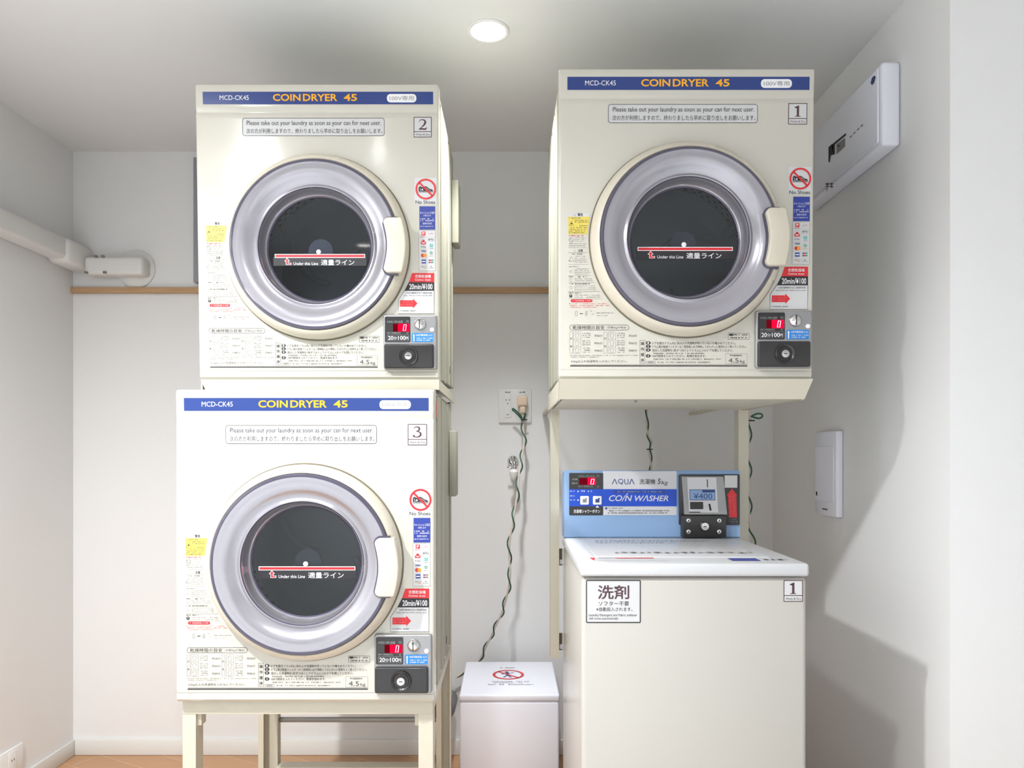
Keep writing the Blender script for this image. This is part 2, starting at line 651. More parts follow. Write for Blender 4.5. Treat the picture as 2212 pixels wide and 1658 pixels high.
def boolean_cut(ob, cutter):
    md = ob.modifiers.new('cut', 'BOOLEAN')
    md.operation = 'DIFFERENCE'
    md.solver = 'EXACT'
    md.object = cutter
    dg = bpy.context.evaluated_depsgraph_get()
    me = bpy.data.meshes.new_from_object(ob.evaluated_get(dg))
    ob.modifiers.remove(md)
    me.name = ob.data.name
    ob.data = me
    me.polygons.foreach_set('use_smooth', [True] * len(me.polygons))
    me.set_sharp_from_angle(angle=radians(30))
    cm = cutter.data
    bpy.data.objects.remove(cutter)
    bpy.data.meshes.remove(cm)


def make_dryer():
    t = thing('coin_dryer', 'x', 'coin dryer')
    # front panel: vertical profile swept across, with pressed creases, then the drum opening cut out
    zs = [0.0, 0.004]
    prof = [(0.006, 0.0), (0.0, 0.006)]
    zb = DM(0, 799)[1]
    prof += [(0.0, zb - 0.003), (0.0014, zb - 0.001), (0.0014, zb + 0.001), (0.0, zb + 0.003)]
    zc = DM(0, 215)[1]
    for k in range(4):
        prof.append((0.0, zb + 0.01 + (zc - 0.06 - zb - 0.01) * k / 3.0))
    for k in range(1, 6):
        z = zc - 0.06 + (0.055) * k / 5
        prof.append((panel_y(z), z))
    prof += [(panel_y(zc) + 0.0016, zc - 0.002), (panel_y(zc) + 0.0016, zc + 0.002), (panel_y(zc + 0.005), zc + 0.005)]
    for k in range(1, 5):
        z = zc + 0.005 + (H - 0.008 - zc - 0.005) * k / 4
        prof.append((panel_y(z), z))
    prof += [(panel_y(H) + 0.002, H - 0.002), (panel_y(H) + 0.006, H), (0.04, H), (0.04, 0.0)]
    g = G()
    g.prism(prof, -0.30, 0.30, M_CREAM, ax='x')
    fp = g.build('front_panel', t, 30)
    bm = bmesh.new()
    bm.from_mesh(fp.data)
    ed = [e for e in bm.edges if abs(e.verts[0].co.x - e.verts[1].co.x) < 1e-6 and abs(abs(e.verts[0].co.x) - 0.30) < 1e-5
          and e.verts[0].co.y < 0.03 and e.verts[1].co.y < 0.03]
    bmesh.ops.bevel(bm, geom=ed, offset=0.005, segments=3, profile=0.5, affect='EDGES')
    bm.to_mesh(fp.data)
    bm.free()
    cut = G().lathe([(0.0, -0.05), (0.138, -0.05), (0.138, 0.10), (0.0, 0.10)], (0, 0, 0.325), M_CREAM, 96).build('cutter')
    boolean_cut(fp, cut)
    fp['label'] = 'cream front panel'
    # cabinet shell with pressed vertical ribs on the sides
    g = G()
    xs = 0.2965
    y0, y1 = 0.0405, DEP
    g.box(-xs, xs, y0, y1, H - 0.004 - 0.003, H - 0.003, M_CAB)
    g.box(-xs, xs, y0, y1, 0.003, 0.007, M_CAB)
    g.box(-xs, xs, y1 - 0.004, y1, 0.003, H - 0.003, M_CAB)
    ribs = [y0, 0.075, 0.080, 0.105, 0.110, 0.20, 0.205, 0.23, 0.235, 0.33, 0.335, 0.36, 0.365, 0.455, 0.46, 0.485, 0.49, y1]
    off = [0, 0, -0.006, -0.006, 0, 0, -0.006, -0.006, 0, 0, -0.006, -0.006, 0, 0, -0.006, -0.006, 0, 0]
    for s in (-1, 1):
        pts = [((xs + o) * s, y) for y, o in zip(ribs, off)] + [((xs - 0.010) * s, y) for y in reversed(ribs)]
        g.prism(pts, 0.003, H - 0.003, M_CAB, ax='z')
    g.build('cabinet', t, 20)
    # back corner box and slots of the sheet metal side
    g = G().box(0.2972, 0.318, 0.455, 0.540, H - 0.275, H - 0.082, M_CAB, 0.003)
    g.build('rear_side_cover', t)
    g = G().box(0.2962, 0.2972, 0.365, 0.378, 0.040, 0.062, M_DARK)
    g.build('side_slot', t)
    # door
    dc = (0.0, 0.0, 0.325)
    door = G().lathe([(0.2265, -0.0006), (0.2268, -0.010), (0.2245, -0.018), (0.219, -0.027), (0.213, -0.033), (0.2085, -0.0355), (0.2070, -0.034), (0.2070, -0.0006)], dc, M_CREAM2, 128).build('door_rim', t)
    door['label'] = 'cream round door rim'
    G().lathe([(0.2268, -0.0003), (0.2298, -0.0003), (0.2298, -0.0016), (0.2268, -0.0016)], dc, M_GAP, 128).build('gap_shade_ring', door)  # dark ring painted in for the shaded gap round the rim
    pr = [(0.2068, -0.030), (0.2062, -0.0365), (0.2045, -0.0395), (0.2005, -0.0405), (0.1985, -0.0395), (0.188, -0.0392), (0.176, -0.0375), (0.166, -0.031), (0.157, -0.0235), (0.150, -0.0215),
          (0.1445, -0.025), (0.1425, -0.0245), (0.1405, -0.022), (0.1385, -0.012), (0.1355, 0.004), (0.131, 0.010), (0.1285, 0.0115), (0.1265, 0.0145)]
    ms = [M_LENSEDGE] * 4 + [M_LENS] * 6 + [M_LENS, M_LENSEDGE] + [M_LENS] * 3 + [M_LENSEDGE] * 2
    lens = G().lathe(pr, dc, M_LENS, 128, mats=ms).build('door_lens', door)
    lens['label'] = 'smoky clear plastic ring with dark edge'
    gl = G().lathe([(0.0, 0.0128), (0.1275, 0.0128), (0.1275, 0.0150), (0.0, 0.0150)], dc, M_GLASS, 96).build('door_glass', door)
    gl['label'] = 'dark round door glass'
    # handle
    hx0, hx1, hz0, hz1 = 0.171, 0.2254, 0.254, 0.386

    def outline(o, right=True):
        pts = []
        n = 10
        for k in range(n + 1):          # left edge, concave
            u = k / n
            z = hz0 + 0.012 + (hz1 - hz0 - 0.024) * u
            pts.append((hx0 - o + 0.0085 * sin(pi * u), z))
        cx = hx0 + 0.012
        for k in range(1, 6):
            a = pi - (pi / 2) * k / 5
            pts.append((cx + (0.012 + o) * cos(a), hz1 - 0.012 + (0.012 + o) * sin(a)))
        pts.append((0.2135, hz1 + o))
        for k in range(7):
            u = k / 6
            pts.append((0.2165 + 0.009 * sin(pi * u), hz1 - 0.004 - (hz1 - hz0 - 0.008) * u))
        pts.append((0.2135, hz0 - o))
        for k in range(0, 5):
            a = -pi / 2 - (pi / 2) * k / 5
            pts.append((cx + (0.012 + o) * cos(a), hz0 + 0.012 + (0.012 + o) * sin(a)))
        return pts
    hd = G().prism(outline(0.0), -0.0565, -0.020, M_CREAM2, 0.004, 3).build('door_handle', door, 40)
    hd['label'] = 'cream door handle'
    G().prism([(x if x < 0.2 else min(x, 0.204), z) for x, z in outline(0.0045)], -0.0435, -0.025, M_LENSEDGE, 0.001).build('handle_edging', door)
    # fill line label on the glass
    GY = 0.0128
    P = Print(lambda a, b: dl(a, b, GY), lambda x, z: GY)
    P.rect(1374, 540, 1586, 559.5, M_BLACK, 0)
    P.rect(1377.5, 533.2, 1583, 541.6, M_WHITE, 1)
    P.rect(1379, 534.8, 1581.5, 540.2, M_RED, 2)
    P.poly([(1399, 549.5), (1405.5, 541.5), (1412, 549.5), (1408.5, 549.5), (1408.5, 553), (1415, 553), (1415, 557.5), (1402.5, 557.5), (1402.5, 549.5)], M_WHITE, 1)
    P.poly([(1400.8, 548.6), (1405.5, 543), (1410.2, 548.6), (1407.5, 548.6), (1407.5, 554), (1414.2, 554), (1414.2, 556.6), (1403.5, 556.6), (1403.5, 548.6)], M_RED, 2)
    P.text('Under this Line', 1420, 551.5, 1476, 558, M_WHITE, 0.0)
    P.text('適量ライン', 1483, 545.5, 1558.5, 558.3, M_WHITE, 0.004)
    P.build('fill_line_label', door)
    # drum behind the glass: perforated steel, lifters, hub with white bolt
    g = G().lathe([(0.137, 0.02), (0.200, 0.045), (0.235, 0.06), (0.235, 0.33), (0.20, 0.36), (0.0, 0.36)], (0, 0, 0.325), M_DRUM, 72)
    for k in range(3):
        a = 2 * pi * k / 3 + 0.5
        bm = bmesh.new()
        bmesh.ops.create_cone(bm, cap_ends=True, segments=10, radius1=0.022, radius2=0.014, depth=0.25)
        for v in bm.verts:
            x, y, z = v.co
            v.co = Vector((0.222 * cos(a) + x, 0.20 + z, 0.325 + 0.222 * sin(a) + y))
        g.addbm(bm, M_DRUM)
        ring = []
        for j in range(9):
            u = j / 8
            r = 0.19 - 0.13 * u
            aa = a + 0.9 * u
            ring.append((r * cos(aa), 0.350, 0.325 + r * sin(aa)))
        g.tube(ring, 0.009, M_DRUM, 6)
    for yy in (0.27, 0.29, 0.31):
        for k in range(60):
            a = 2 * pi * (k + (0.5 if yy == 0.29 else 0)) / 60
            r = 0.2342
            c = Vector((r * cos(a), yy, 0.325 + r * sin(a)))
            e1, e2 = Vector((-sin(a), 0, cos(a))) * 0.0055, Vector((0, 1, 0)) * 0.0055
            g.add([(c + e1 * cos(b) + e2 * sin(b))[:] for b in [2 * pi * q / 8 for q in range(8)]], [tuple(range(8))], M_DRUMHOLE)
    drum = g.build('drum', t)
    drum['label'] = 'dark steel drum inside'
    G().lathe([(0.0, 0.026), (0.031, 0.026), (0.031, 0.030), (0.0, 0.030)], (0, 0, 0.3225), M_HUB, 40).build('hub_cover', door)
    g = G().lathe([(0.0, 0.0098), (0.0048, 0.0102), (0.006, 0.0120), (0.006, 0.0127)], (-0.002, 0, 0.3185), M_WHITE, 20)
    g.build('bolt', door)['label'] = 'white bolt in the middle of the glass'

    # --- printed matter on the panel
    P = Print(DM, PY)
    P.rect(1225, 170, 1745.5, 197.5, M_NAVY, 0)
    P.text('MCD-CK45', 1263, 178, 1329, 188.3, M_WHITE, 0.0)
    P.text('COIN', 1383.5, 175, 1446, 190.5, M_ORANGE, 0.022)
    P.text('DRYER', 1451.5, 175, 1529, 190.5, M_ORANGE, 0.022)
    P.text('45', 1543.5, 175, 1573.5, 190.5, M_ORANGE, 0.022)
    P.rrect(1641, 175, 1707.5, 193.5, 8, M_WHITE, 1)
    P.text('100V専用', 1647, 179, 1702, 189.5, M_PALE, 0.0)
    P.build('header_band', t)['label'] = 'navy header band with orange lettering'

    P = Print(DM, PY)
    P.rrect(1313, 227.5, 1635, 267.5, 6, M_LABEL, 0)
    P.rframe(1313, 227.5, 1635, 267.5, 6, 1.2, M_GREY, 1)
    P.text('Please take out your laundry as soon as your can for next user.', 1323, 233.5, 1627, 246.5, M_INK, 0.0)
    P.text('次の方が利用しますので、終わりましたら早めに取り出しをお願いします。', 1322, 251, 1630, 262, M_INK, 0.0)
    P.build('notice_label', t)

    P = Print(DM, PY)
    cx, cy = 1727.8, 386.6
    P.rect(1702, 361, 1752, 421, M_LABEL, 0)
    P.ring(cx, cy, 23.4, 4.0, M_RED, 3)
    P.poly([(1711.5, 383), (1714.5, 379.8), (1720, 382.5), (1726, 380), (1731, 381.5), (1736, 385.5), (1743, 387.8), (1744.5, 391.2), (1711.5, 391.2)], M_BLACK, 1)
    P.rect(1711.5, 392.2, 1744.5, 393.6, M_BLACK, 1)
    P.disc(1720, 387.5, 2.0, M_LABEL, 2)
    P.stroke([(1714.5, 384), (1716.5, 390.8)], 0.9, M_LABEL, 2)
    P.stroke([(1729, 383.5), (1738, 390)], 0.8, M_LABEL, 2)
    P.stroke([(cx - 14.5, cy - 14.5), (cx + 14.5, cy + 14.5)], 4.0, M_RED, 3)
    P.text('No Shoes', 1704.5, 411.8, 1749, 419.6, M_BLACK, 0.004)
    P.build('no_shoes_label', t)

    P = Print(DM, PY)
    P.rect(1711.5, 479, 1749, 570.5, M_LABEL, 0)
    P.rframe(1711.5, 479, 1749, 570.5, 0.6, 0.5, M_PALE, 1)
    P.rect(1713, 425, 1749, 477.5, M_ROYAL, 0)
    P.text('キャッシュレス決済', 1714.5, 436.8, 1747.6, 442.6, M_WHITE, 0.0)
    P.text('が使えます', 1722.5, 444, 1739.6, 448, M_WHITE, 0.0)
    P.lines(1715, 1745, 453.3, 2.4, M_WHITE, 3)
    P.lines(1715, 1747, 457.4, 2.4, M_WHITE, 4)
    P.text('信用卡支付', 1720.5, 461.5, 1741.5, 466, M_WHITE, 0.0)
    P.lines(1714.5, 1747, 470.2, 2.0, M_WHITE, 5)
    P.rect(1717.7, 482, 1726.7, 490.4, M_RED, 1)
    P.text('P', 1720, 483.5, 1724.6, 489, M_WHITE, 0.02)
    P.text('PayPay', 1715.6, 491.7, 1728, 494.4, M_PINK, 0.01)
    P.text('au PAY', 1734, 485, 1744.5, 488, M_PINK, 0.0)
    P.rframe(1732, 496.5, 1746, 503.5, 1.4, 0.4, M_PALE, 1)
    P.disc(1735.2, 500.2, 1.5, M_BLACK, 1)
    P.text('Pay', 1738, 498, 1744.6, 502, M_BLACK, 0.01)
    P.poly([(1716, 510.6), (1716, 505), (1718.5, 505), (1719.5, 501), (1724.3, 501), (1725.3, 505), (1727.6, 505), (1727.6, 510.6)], M_RED, 1)
    P.rect(1718.4, 506.4, 1725.4, 508.4, M_WHITE, 2)
    P.text('R Pay', 1717, 515, 1727.6, 518.8, M_GREY, 0.01)
    for a in range(2):
        for b in range(2):
            P.rect(1736.2 + a * 4, 509.8 + b * 3.8, 1739.6 + a * 4, 513 + b * 3.8, M_TEAL, 1)
    P.lines(1735.5, 1744.8, 520.2, 2.0, M_GREY, 8)
    P.text('VISA', 1717, 523.9, 1728.2, 527.8, M_NAVY, 0.03, 0.2)
    P.disc(1720.4, 535.8, 4.1, M_RED, 1)
    P.disc(1725.4, 535.8, 4.1, M_AMBER, 2)
    P.ring(1739.6, 530, 3.2, 1.5, M_GREEN, 1)
    P.lines(1735, 1744.5, 536.8, 1.6, M_PALE, 9)
    P.rect(1717.7, 545, 1727.5, 553.8, M_ROYAL, 1)
    P.rect(1718.6, 548.2, 1726.6, 550.6, M_WHITE, 2)
    for k, mm in enumerate((M_NAVY, M_RED, M_GREEN)):
        P.rect(1733.8 + k * 3.7, 545, 1737.0 + k * 3.7, 553, mm, 1)
        P.rect(1734.4 + k * 3.7, 548, 1736.4 + k * 3.7, 550, M_WHITE, 2)
    P.lines(1716.2, 1728.5, 561.2, 2.0, M_GREY, 10)
    P.rect(1722, 563.6, 1728.5, 565, M_AMBER, 1)
    P.disc(1739, 560.6, 1.6, M_PALE, 1)
    P.lines(1734, 1744.5, 564.2, 2.0, M_PALE, 11)
    P.build('payment_label', t)

    P = Print(DM, PY)
    P.poly([(1695.7, 575.5), (1746.2, 575.5), (1746.2, 596), (1688.6, 596)], M_RED, 1)
    P.poly([(1688.6, 596), (1746.2, 596), (1746.2, 615.5), (1678.4, 615.5)], M_BLACK, 1)
    ol = [(1678.4, 615.5), (1746.2, 615.5), (1746.2, 667.3), (1664, 667.3), (1664.6, 635.4)]
    P.poly(ol, M_LABEL, 0)
    P.stroke([(1678.4, 615.5), (1664.6, 635.4), (1664, 667.3), (1745.8, 667.3), (1745.8, 615.5)], 0.9, M_INK, 1)
    P.text('衣類乾燥機', 1702.5, 579.2, 1738.7, 586.5, M_WHITE, 0.0)
    P.text('Clothes dryer', 1702.5, 588.6, 1738.7, 594, M_WHITE, 0.0)
    P.text('20min/¥100', 1689.5, 599.6, 1742.2, 612.4, M_WHITE, 0.012)
    P.text('100円硬貨のみご使用可能', 1683, 618.8, 1741, 622.6, M_INK, 0.0)
    P.text('Only 100 yen coins can be used', 1676, 624.8, 1741, 628.4, M_GREY, 0.0)
    P.poly([(1668, 637), (1697.5, 637), (1697.5, 633), (1707.8, 644.3), (1697.5, 655.7), (1697.5, 651.7), (1668, 651.7)], M_RED, 1)
    P.lines(1670, 1699, 641.8, 2.6, M_PINK, 12)
    P.lines(1670, 1699, 647.2, 2.6, M_PINK, 13)
    P.lines(1667, 1706, 661.2, 2.2, M_GREY, 14)
    P.build('price_label', t)

    # warnings down the left side
    P = Print(DM, PY)
    P.rect(1227.6, 459.8, 1272, 468, M_LABEL, 0)
    P.poly([(1227.6, 468), (1273.9, 468), (1268, 505.5), (1227.6, 505.5)], M_YELLOW, 1)
    P.text('警告', 1247.7, 460.6, 1259, 466.8, M_INK, 0.012)
    P.stroke([(1240, 466.4), (1242, 461.8), (1244, 466.4), (1240, 466.4)], 0.5, M_PALE, 2)
    P.lines(1229, 1255, 471.2, 2.2, M_GREY, 20)
    P.stroke([(1229.6, 487), (1234.4, 477.6), (1239.4, 487), (1229.6, 487)], 0.7, M_INK, 2)
    P.disc(1234.6, 483, 1.7, M_INK, 2)
    for k, yy in enumerate((476, 479.6)):
        P.lines(1241, 1269, yy, 2.0, M_GREY, 21 + k)
    P.lines(1250, 1268, 487.5, 1.8, M_GREY, 23)
    for k, yy in enumerate((491.5, 495.5, 499, 502.6)):
        P.lines(1228.6, 1268 - k, yy, 1.9, M_GREY, 24 + k)
    P.lines(1229, 1260.6, 509, 2.4, M_RED, 29)

    def right_edge(yy):
        dy = yy - 519
        return 1483 - sqrt(max(218 ** 2 - dy * dy, 0)) - 2

    def para(y0, y1, n, seed, xs=1241, m=M_PALE):
        for k in range(n):
            yy = y0 + (y1 - y0) * k / max(n - 1, 1)
            P.lines(xs, min(right_edge(yy), 1315), yy, 1.7, m, seed + k)
    P.ring(1233.9, 518.2, 5.0, 0.6, M_GREY, 2)
    P.stroke([(1230.6, 515), (1237.2, 521.6)], 0.6, M_GREY, 2)
    para(513.5, 521, 3, 30)
    P.lines(1229, 1266, 526, 1.8, M_PALE, 34)
    P.lines(1229, 1264, 530.3, 1.8, M_PALE, 35)
    P.rect(1227.6, 534.2, 1267, 534.7, M_PALE, 1)
    P.text('注意', 1248.5, 537.8, 1259, 543.8, M_INK, 0.012)
    P.stroke([(1240, 543), (1242, 538.6), (1244, 543), (1240, 543)], 0.5, M_PALE, 2)
    P.rect(1227.6, 545, 1269, 545.5, M_PALE, 1)
    P.lines(1229, 1259, 548.4, 2.2, M_GREY, 36)
    P.stroke([(1228.6, 563.4), (1234.4, 552.4), (1240, 563.4), (1228.6, 563.4)], 0.7, M_GREY, 2)
    para(553, 565.5, 4, 40)
    P.rect(1227.6, 570, 1270, 570.4, M_PALE, 1)
    P.lines(1229, 1251, 575.4, 2.2, M_GREY, 45)
    P.ring(1232.8, 586, 2.8, 0.5, M_PALE, 2)
    para(580, 591, 4, 46)
    P.rect(1227.6, 594, 1279, 594.4, M_PALE, 1)
    P.lines(1229, 1267, 597.2, 2.4, M_INK, 51)
    P.ring(1233, 604, 3.2, 0.5, M_PALE, 2)
    para(601.6, 605.4, 2, 52)
    P.rect(1227.6, 609, 1285, 609.4, M_PALE, 1)
    P.lines(1229, 1274, 612.2, 2.4, M_INK, 55)
    P.ring(1233, 620.6, 3.2, 0.5, M_PALE, 2)
    para(617, 625, 3, 56)
    P.rect(1227.6, 628.8, 1297, 629.3, M_GREY, 1)
    P.lines(1229, 1255.6, 632, 2.4, M_INK, 60)
    P.disc(1233, 638.4, 3.4, M_INK, 2)
    P.rect(1232.5, 636, 1233.5, 639.4, M_LABEL, 3)
    para(636.8, 641, 2, 61)
    P.rect(1227.6, 644.3, 1302, 644.7, M_PALE, 1)
    P.rrect(1233, 645.6, 1280, 651.8, 3, M_RED, 1)
    P.lines(1237, 1276, 648.7, 2.8, M_LABEL, 64)
    P.lines(1229, 1311, 655, 1.7, M_PINK, 65)
    P.lines(1231, 1316.5, 659, 2.0, M_PINK, 66)
    P.lines(1231, 1290, 662.8, 1.7, M_PINK, 67)
    P.rframe(1242.4, 671, 1247.6, 681.4, 2.4, 0.7, M_PALE, 1)
    P.rect(1252.8, 675.6, 1259.4, 677.2, M_INK, 1)
    P.ring(1267, 673.6, 2.6, 0.7, M_PALE, 1)
    P.ring(1266.4, 679, 2.4, 0.7, M_PALE, 1)
    P.lines(1275, 1284, 670.8, 1.6, M_PALE, 70)
    P.lines(1275, 1283, 677.4, 1.6, M_PALE, 71)
    P.lines(1288, 1326, 675, 2.0, M_PALE, 72)
    P.lines(1290, 1313, 680.6, 1.8, M_PALE, 73)
    P.build('warning_label', t)['label'] = 'warning print with a yellow panel'

    # drying guide and operating steps along the bottom
    P = Print(DM, PY)
    P.rframe(1230.5, 700.4, 1359.4, 712.3, 5.9, 0.8, M_GREY, 1)
    P.text('乾燥時間の目安', 1237, 702.6, 1306, 710.2, M_INK, 0.0)
    P.text('(衣類3kgの場合)', 1311, 703.8, 1354, 709.6, M_GREY, 0.0)
    for X0, XI0, XI1, XT, XM in ((1230.5, 1239, 1255, 1258.5, 1284.3), (1304.6, 1313.8, 1330.6, 1333.4, 1358.8)):
        P.rframe(X0, 715.5, X0 + 7, 762, 1.6, 0.5, M_PALE, 1)
        for k, yy in enumerate((730, 747)):
            P.lines(X0 + 1.6, X0 + 5.4, yy, 3.6, M_GREY, 80 + k)
        P.rframe(XI0, 715.5, XI1, 762, 1.6, 0.5, M_PALE, 1)
        for k in range(3):
            yy = 724 + 16 * k
            xm = (XI0 + XI1) / 2
            if k:
                P.rect(XI0, yy - 8.3, XI1, yy - 7.8, M_PALE, 1)
            P.stroke([(xm - 5, yy - 3), (xm - 1.5, yy - 5), (xm + 1.5, yy - 5), (xm + 5, yy - 3), (xm + 3, yy), (xm + 3, yy + 5), (xm - 3, yy + 5), (xm - 3, yy), (xm - 5, yy - 3)], 0.6, M_PALE, 2)
            for q in range(3):
                P.lines(XT, XT + 17, yy - 5 + 4.4 * q, 2.4, M_PALE, 90 + k * 3 + q)
            P.text(('約30分', '約60分', '約80分')[k], XM, yy - 2.6, XM + 17.5, yy + 2.6, M_GREY, 0.0)
    P.lines(1231, 1378, 766.6, 1.9, M_PALE, 101)
    P.lines(1233, 1294, 770.4, 1.9, M_PALE, 102)
    P.text('4.5kg以上の洗濯物を入れないでください。', 1233.6, 776.6, 1355.7, 783, M_GREY, 0.0)
    P.rframe(1382.6, 733.6, 1394.4, 784, 1.2, 0.6, M_GREY, 1)
    for c, yy in zip('操作順序', (741, 753, 765, 777)):
        P.text(c, 1384.9, yy - 3.6, 1392.2, yy + 3.6, M_INK, 0.01)
    for n, yy in zip('1234', (739.6, 747.2, 754.9, 767.6)):
        P.poly([(1397.8, yy - 3.3), (1403.6, yy - 3.3), (1407, yy), (1403.6, yy + 3.3), (1397.8, yy + 3.3), (1396.2, yy)], M_BLACK, 1)
        P.text(n, 1399.4, yy - 2.3, 1402.6, yy + 2.3, M_LABEL, 0.02)
    P.text('ドアを開きドラム内に他の人の洗濯物が残っていないか確かめてください。', 1410, 737.4, 1591, 743.2, M_INK, 0.0, res=2)
    P.text('ドラム奥の乾燥フィルターはご使用前に必ず掃除しておたがいに気持ちよく使ってください。', 1410, 745, 1614, 750.8, M_INK, 0.0, res=2)
    P.text('脱水した洗濯物を1枚ずつほぐしてドラムに入れドアを閉じてください。', 1410, 752.8, 1584.5, 758.6, M_INK, 0.0, res=2)
    P.lines(1412, 1523, 762.2, 2.4, M_GREY, 110)
    P.text('100円硬貨を入れてください。乾燥を始めます。', 1410, 765, 1526, 770.6, M_INK, 0.0, res=2)
    P.lines(1412, 1558, 774.8, 2.4, M_GREY, 111)
    P.rframe(1397, 779, 1417, 784.4, 0.8, 0.5, M_GREY, 1)
    P.lines(1401, 1413, 781.7, 2.6, M_GREY, 112)
    P.lines(1420, 1536, 781.7, 2.4, M_GREY, 113)
    P.rframe(1574, 718.4, 1620, 732.4, 0.8, 0.6, M_GREY, 1)
    P.rect(1576.4, 720, 1584.8, 724.4, M_INK, 1)
    P.lines(1586, 1617.4, 722.2, 3.0, M_INK, 114)
    P.lines(1579, 1615, 728.6, 3.0, M_INK, 115)
    P.rframe(1568.5, 762.5, 1615.8, 785, 0.8, 0.5, M_PALE, 1)
    P.lines(1578, 1606, 766.8, 3.2, M_GREY, 116)
    P.text('4.5', 1575, 772.4, 1597, 782.4, M_GREY, 0.0)
    P.text('kg', 1600, 776, 1610.4, 784, M_GREY, 0.0)
    P.rect(1233, 786.6, 1616, 787.4, M_GREY, 1)
    P.rect(1232, 788.4, 1616, 790.4, M_BLACK, 1)
    P.build('instruction_print', t)['label'] = 'printed drying guide and operating steps'

    # coin box
    def rrl(x0, y0, x1, y1, r):
        return [dl(a, b, 0) for a, b in Print(DM).rr(x0, y0, x1, y1, r)]
    cp = G().prism(rrl(1631, 671, 1753, 795, 5), -0.012, -0.0006, M_SILVER, 0.004, 3).build('coin_panel', t, 40)
    cp['label'] = 'silver coin panel'
    CY = -0.0120
    cm = lambda a, b: dl(a, b, CY)
    g = G().prism([dl(a, b, CY) for a, b in Print(DM).rr(1637.5, 736.5, 1750.5, 791.5, 4)], CY - 0.010, CY - 0.0003, M_BLACKPL, 0.0035, 3)
    lk = g.build('lock_plate', cp, 40)
    lk['label'] = 'black lock plate'
    kx, kz = dl(1697, 763, CY - 0.01)
    g = G().lathe([(0.0225, -0.0102), (0.0235, -0.0135), (0.022, -0.0155), (0.018, -0.0135), (0.0165, -0.0115), (0.0125, -0.0115), (0.012, -0.014), (0.0, -0.014)], (kx, CY, kz), M_BLACKPL, 48)
    g.build('lock_bezel', cp)
    g = G().lathe([(0.0092, -0.0142), (0.0088, -0.0165), (0.0, -0.0170)], (kx, CY, kz), M_CHROME, 32)
    g.box(kx - 0.004, kx + 0.004, CY - 0.0174, CY - 0.0169, kz - 0.0009, kz + 0.0009, M_DARK)
    g.build('key_lock', cp)['label'] = 'silver key lock'
    # display window
    P = Print(cm, lambda x, z: CY)
    P.rrect(1638.5, 673.5, 1697, 732, 3.5, M_BLACKPL, 0)
    P.rect(1657, 690, 1670, 707.5, M_LEDDIM, 1)
    P.rect(1668, 689.6, 1695, 707.8, M_LED, 1)
    P.stroke([(1682.3, 692), (1687.6, 692), (1685.8, 705.6), (1680.4, 705.6), (1682.3, 692)], 1.7, M_LEDHOT, 2)
    P.text('お支払い時の金額', 1643.5, 682.6, 1679.5, 688, M_PALE, 0.008)
    P.text('円', 1687.5, 682.6, 1693, 688, M_PALE, 0.008)
    P.text('残り時間(約)', 1643.5, 708.8, 1675, 713.8, M_PALE, 0.008)
    P.text('分', 1687.5, 708.8, 1693, 713.8, M_PALE, 0.008)
    P.rframe(1643.5, 715.2, 1693.5, 729, 0.6, 0.6, M_PALE, 1)
    P.text('20', 1646, 717.6, 1658, 726.6, M_WHITE, 0.012)
    P.text('分/', 1658.6, 718.6, 1667, 726.4, M_WHITE, 0.0)
    P.text('100', 1668.8, 717.6, 1686, 726.6, M_WHITE, 0.012)
    P.text('円', 1686.8, 719.6, 1692, 726.4, M_WHITE, 0.01)
    P.build('display', cp)['label'] = 'display window with a red zero'
    kx, kz = dl(1719, 691.5, CY)
    g = G().lathe([(0.0148, -0.0003), (0.0148, -0.002), (0.0125, -0.0055), (0.008, -0.0085), (0.0, -0.0098)], (kx, CY, kz), M_CHROME, 40)
    g.box(kx - 0.0012, kx + 0.0004, CY - 0.0118, CY - 0.006, kz - 0.010, kz + 0.012, M_DARK, 0.0003)
    g.build('coin_slot', cp)['label'] = 'domed silver coin slot'
    kx, kz = dl(1746.5, 703.5, CY)
    G().lathe([(0.0055, -0.0003), (0.005, -0.003), (0.0, -0.0036)], (kx, CY, kz), M_WHITE, 24).build('return_button', cp)
    P = Print(cm, lambda x, z: CY)
    P.rrect(1700, 711, 1749, 731.5, 3, M_SKYB, 0)
    P.poly([(1702.6, 717), (1704.9, 713), (1707.2, 717), (1706.1, 717), (1706.1, 730), (1703.7, 730), (1703.7, 717)], M_WHITE, 1)
    P.text('100円硬貨投入口', 1710, 713.4, 1746.6, 718.2, M_WHITE, 0.0)
    P.lines(1711, 1748, 723, 2.4, M_WHITE, 120)
    P.lines(1711, 1742, 727.4, 2.4, M_WHITE, 121)
    P.build('coin_label', cp)['label'] = 'blue coin label with a white arrow'
    return t


def number_label(t, n):
    P = Print(DM, PY)
    P.rect(1701, 225.5, 1741.5, 270.6, M_LABEL, 0)
    P.rframe(1701, 225.5, 1741.5, 270.6, 0.3, 1.4, M_MAROON, 1)
    P.rect(1701, 257.2, 1741.5, 258.8, M_MAROON, 1)
    if n == '1':
        P.serif('1', 1714, 230.5, 1728, 254, M_MAROON)
    else:
        P.serif(n, 1711.5, 230.5, 1731, 254, M_MAROON)
    P.text('Wash & Dry', 1704.6, 262, 1738.4, 268, M_GREY, 0.0)
    o = P.build('number_label', t)
    o['label'] = 'white number sticker reading ' + n
    return o


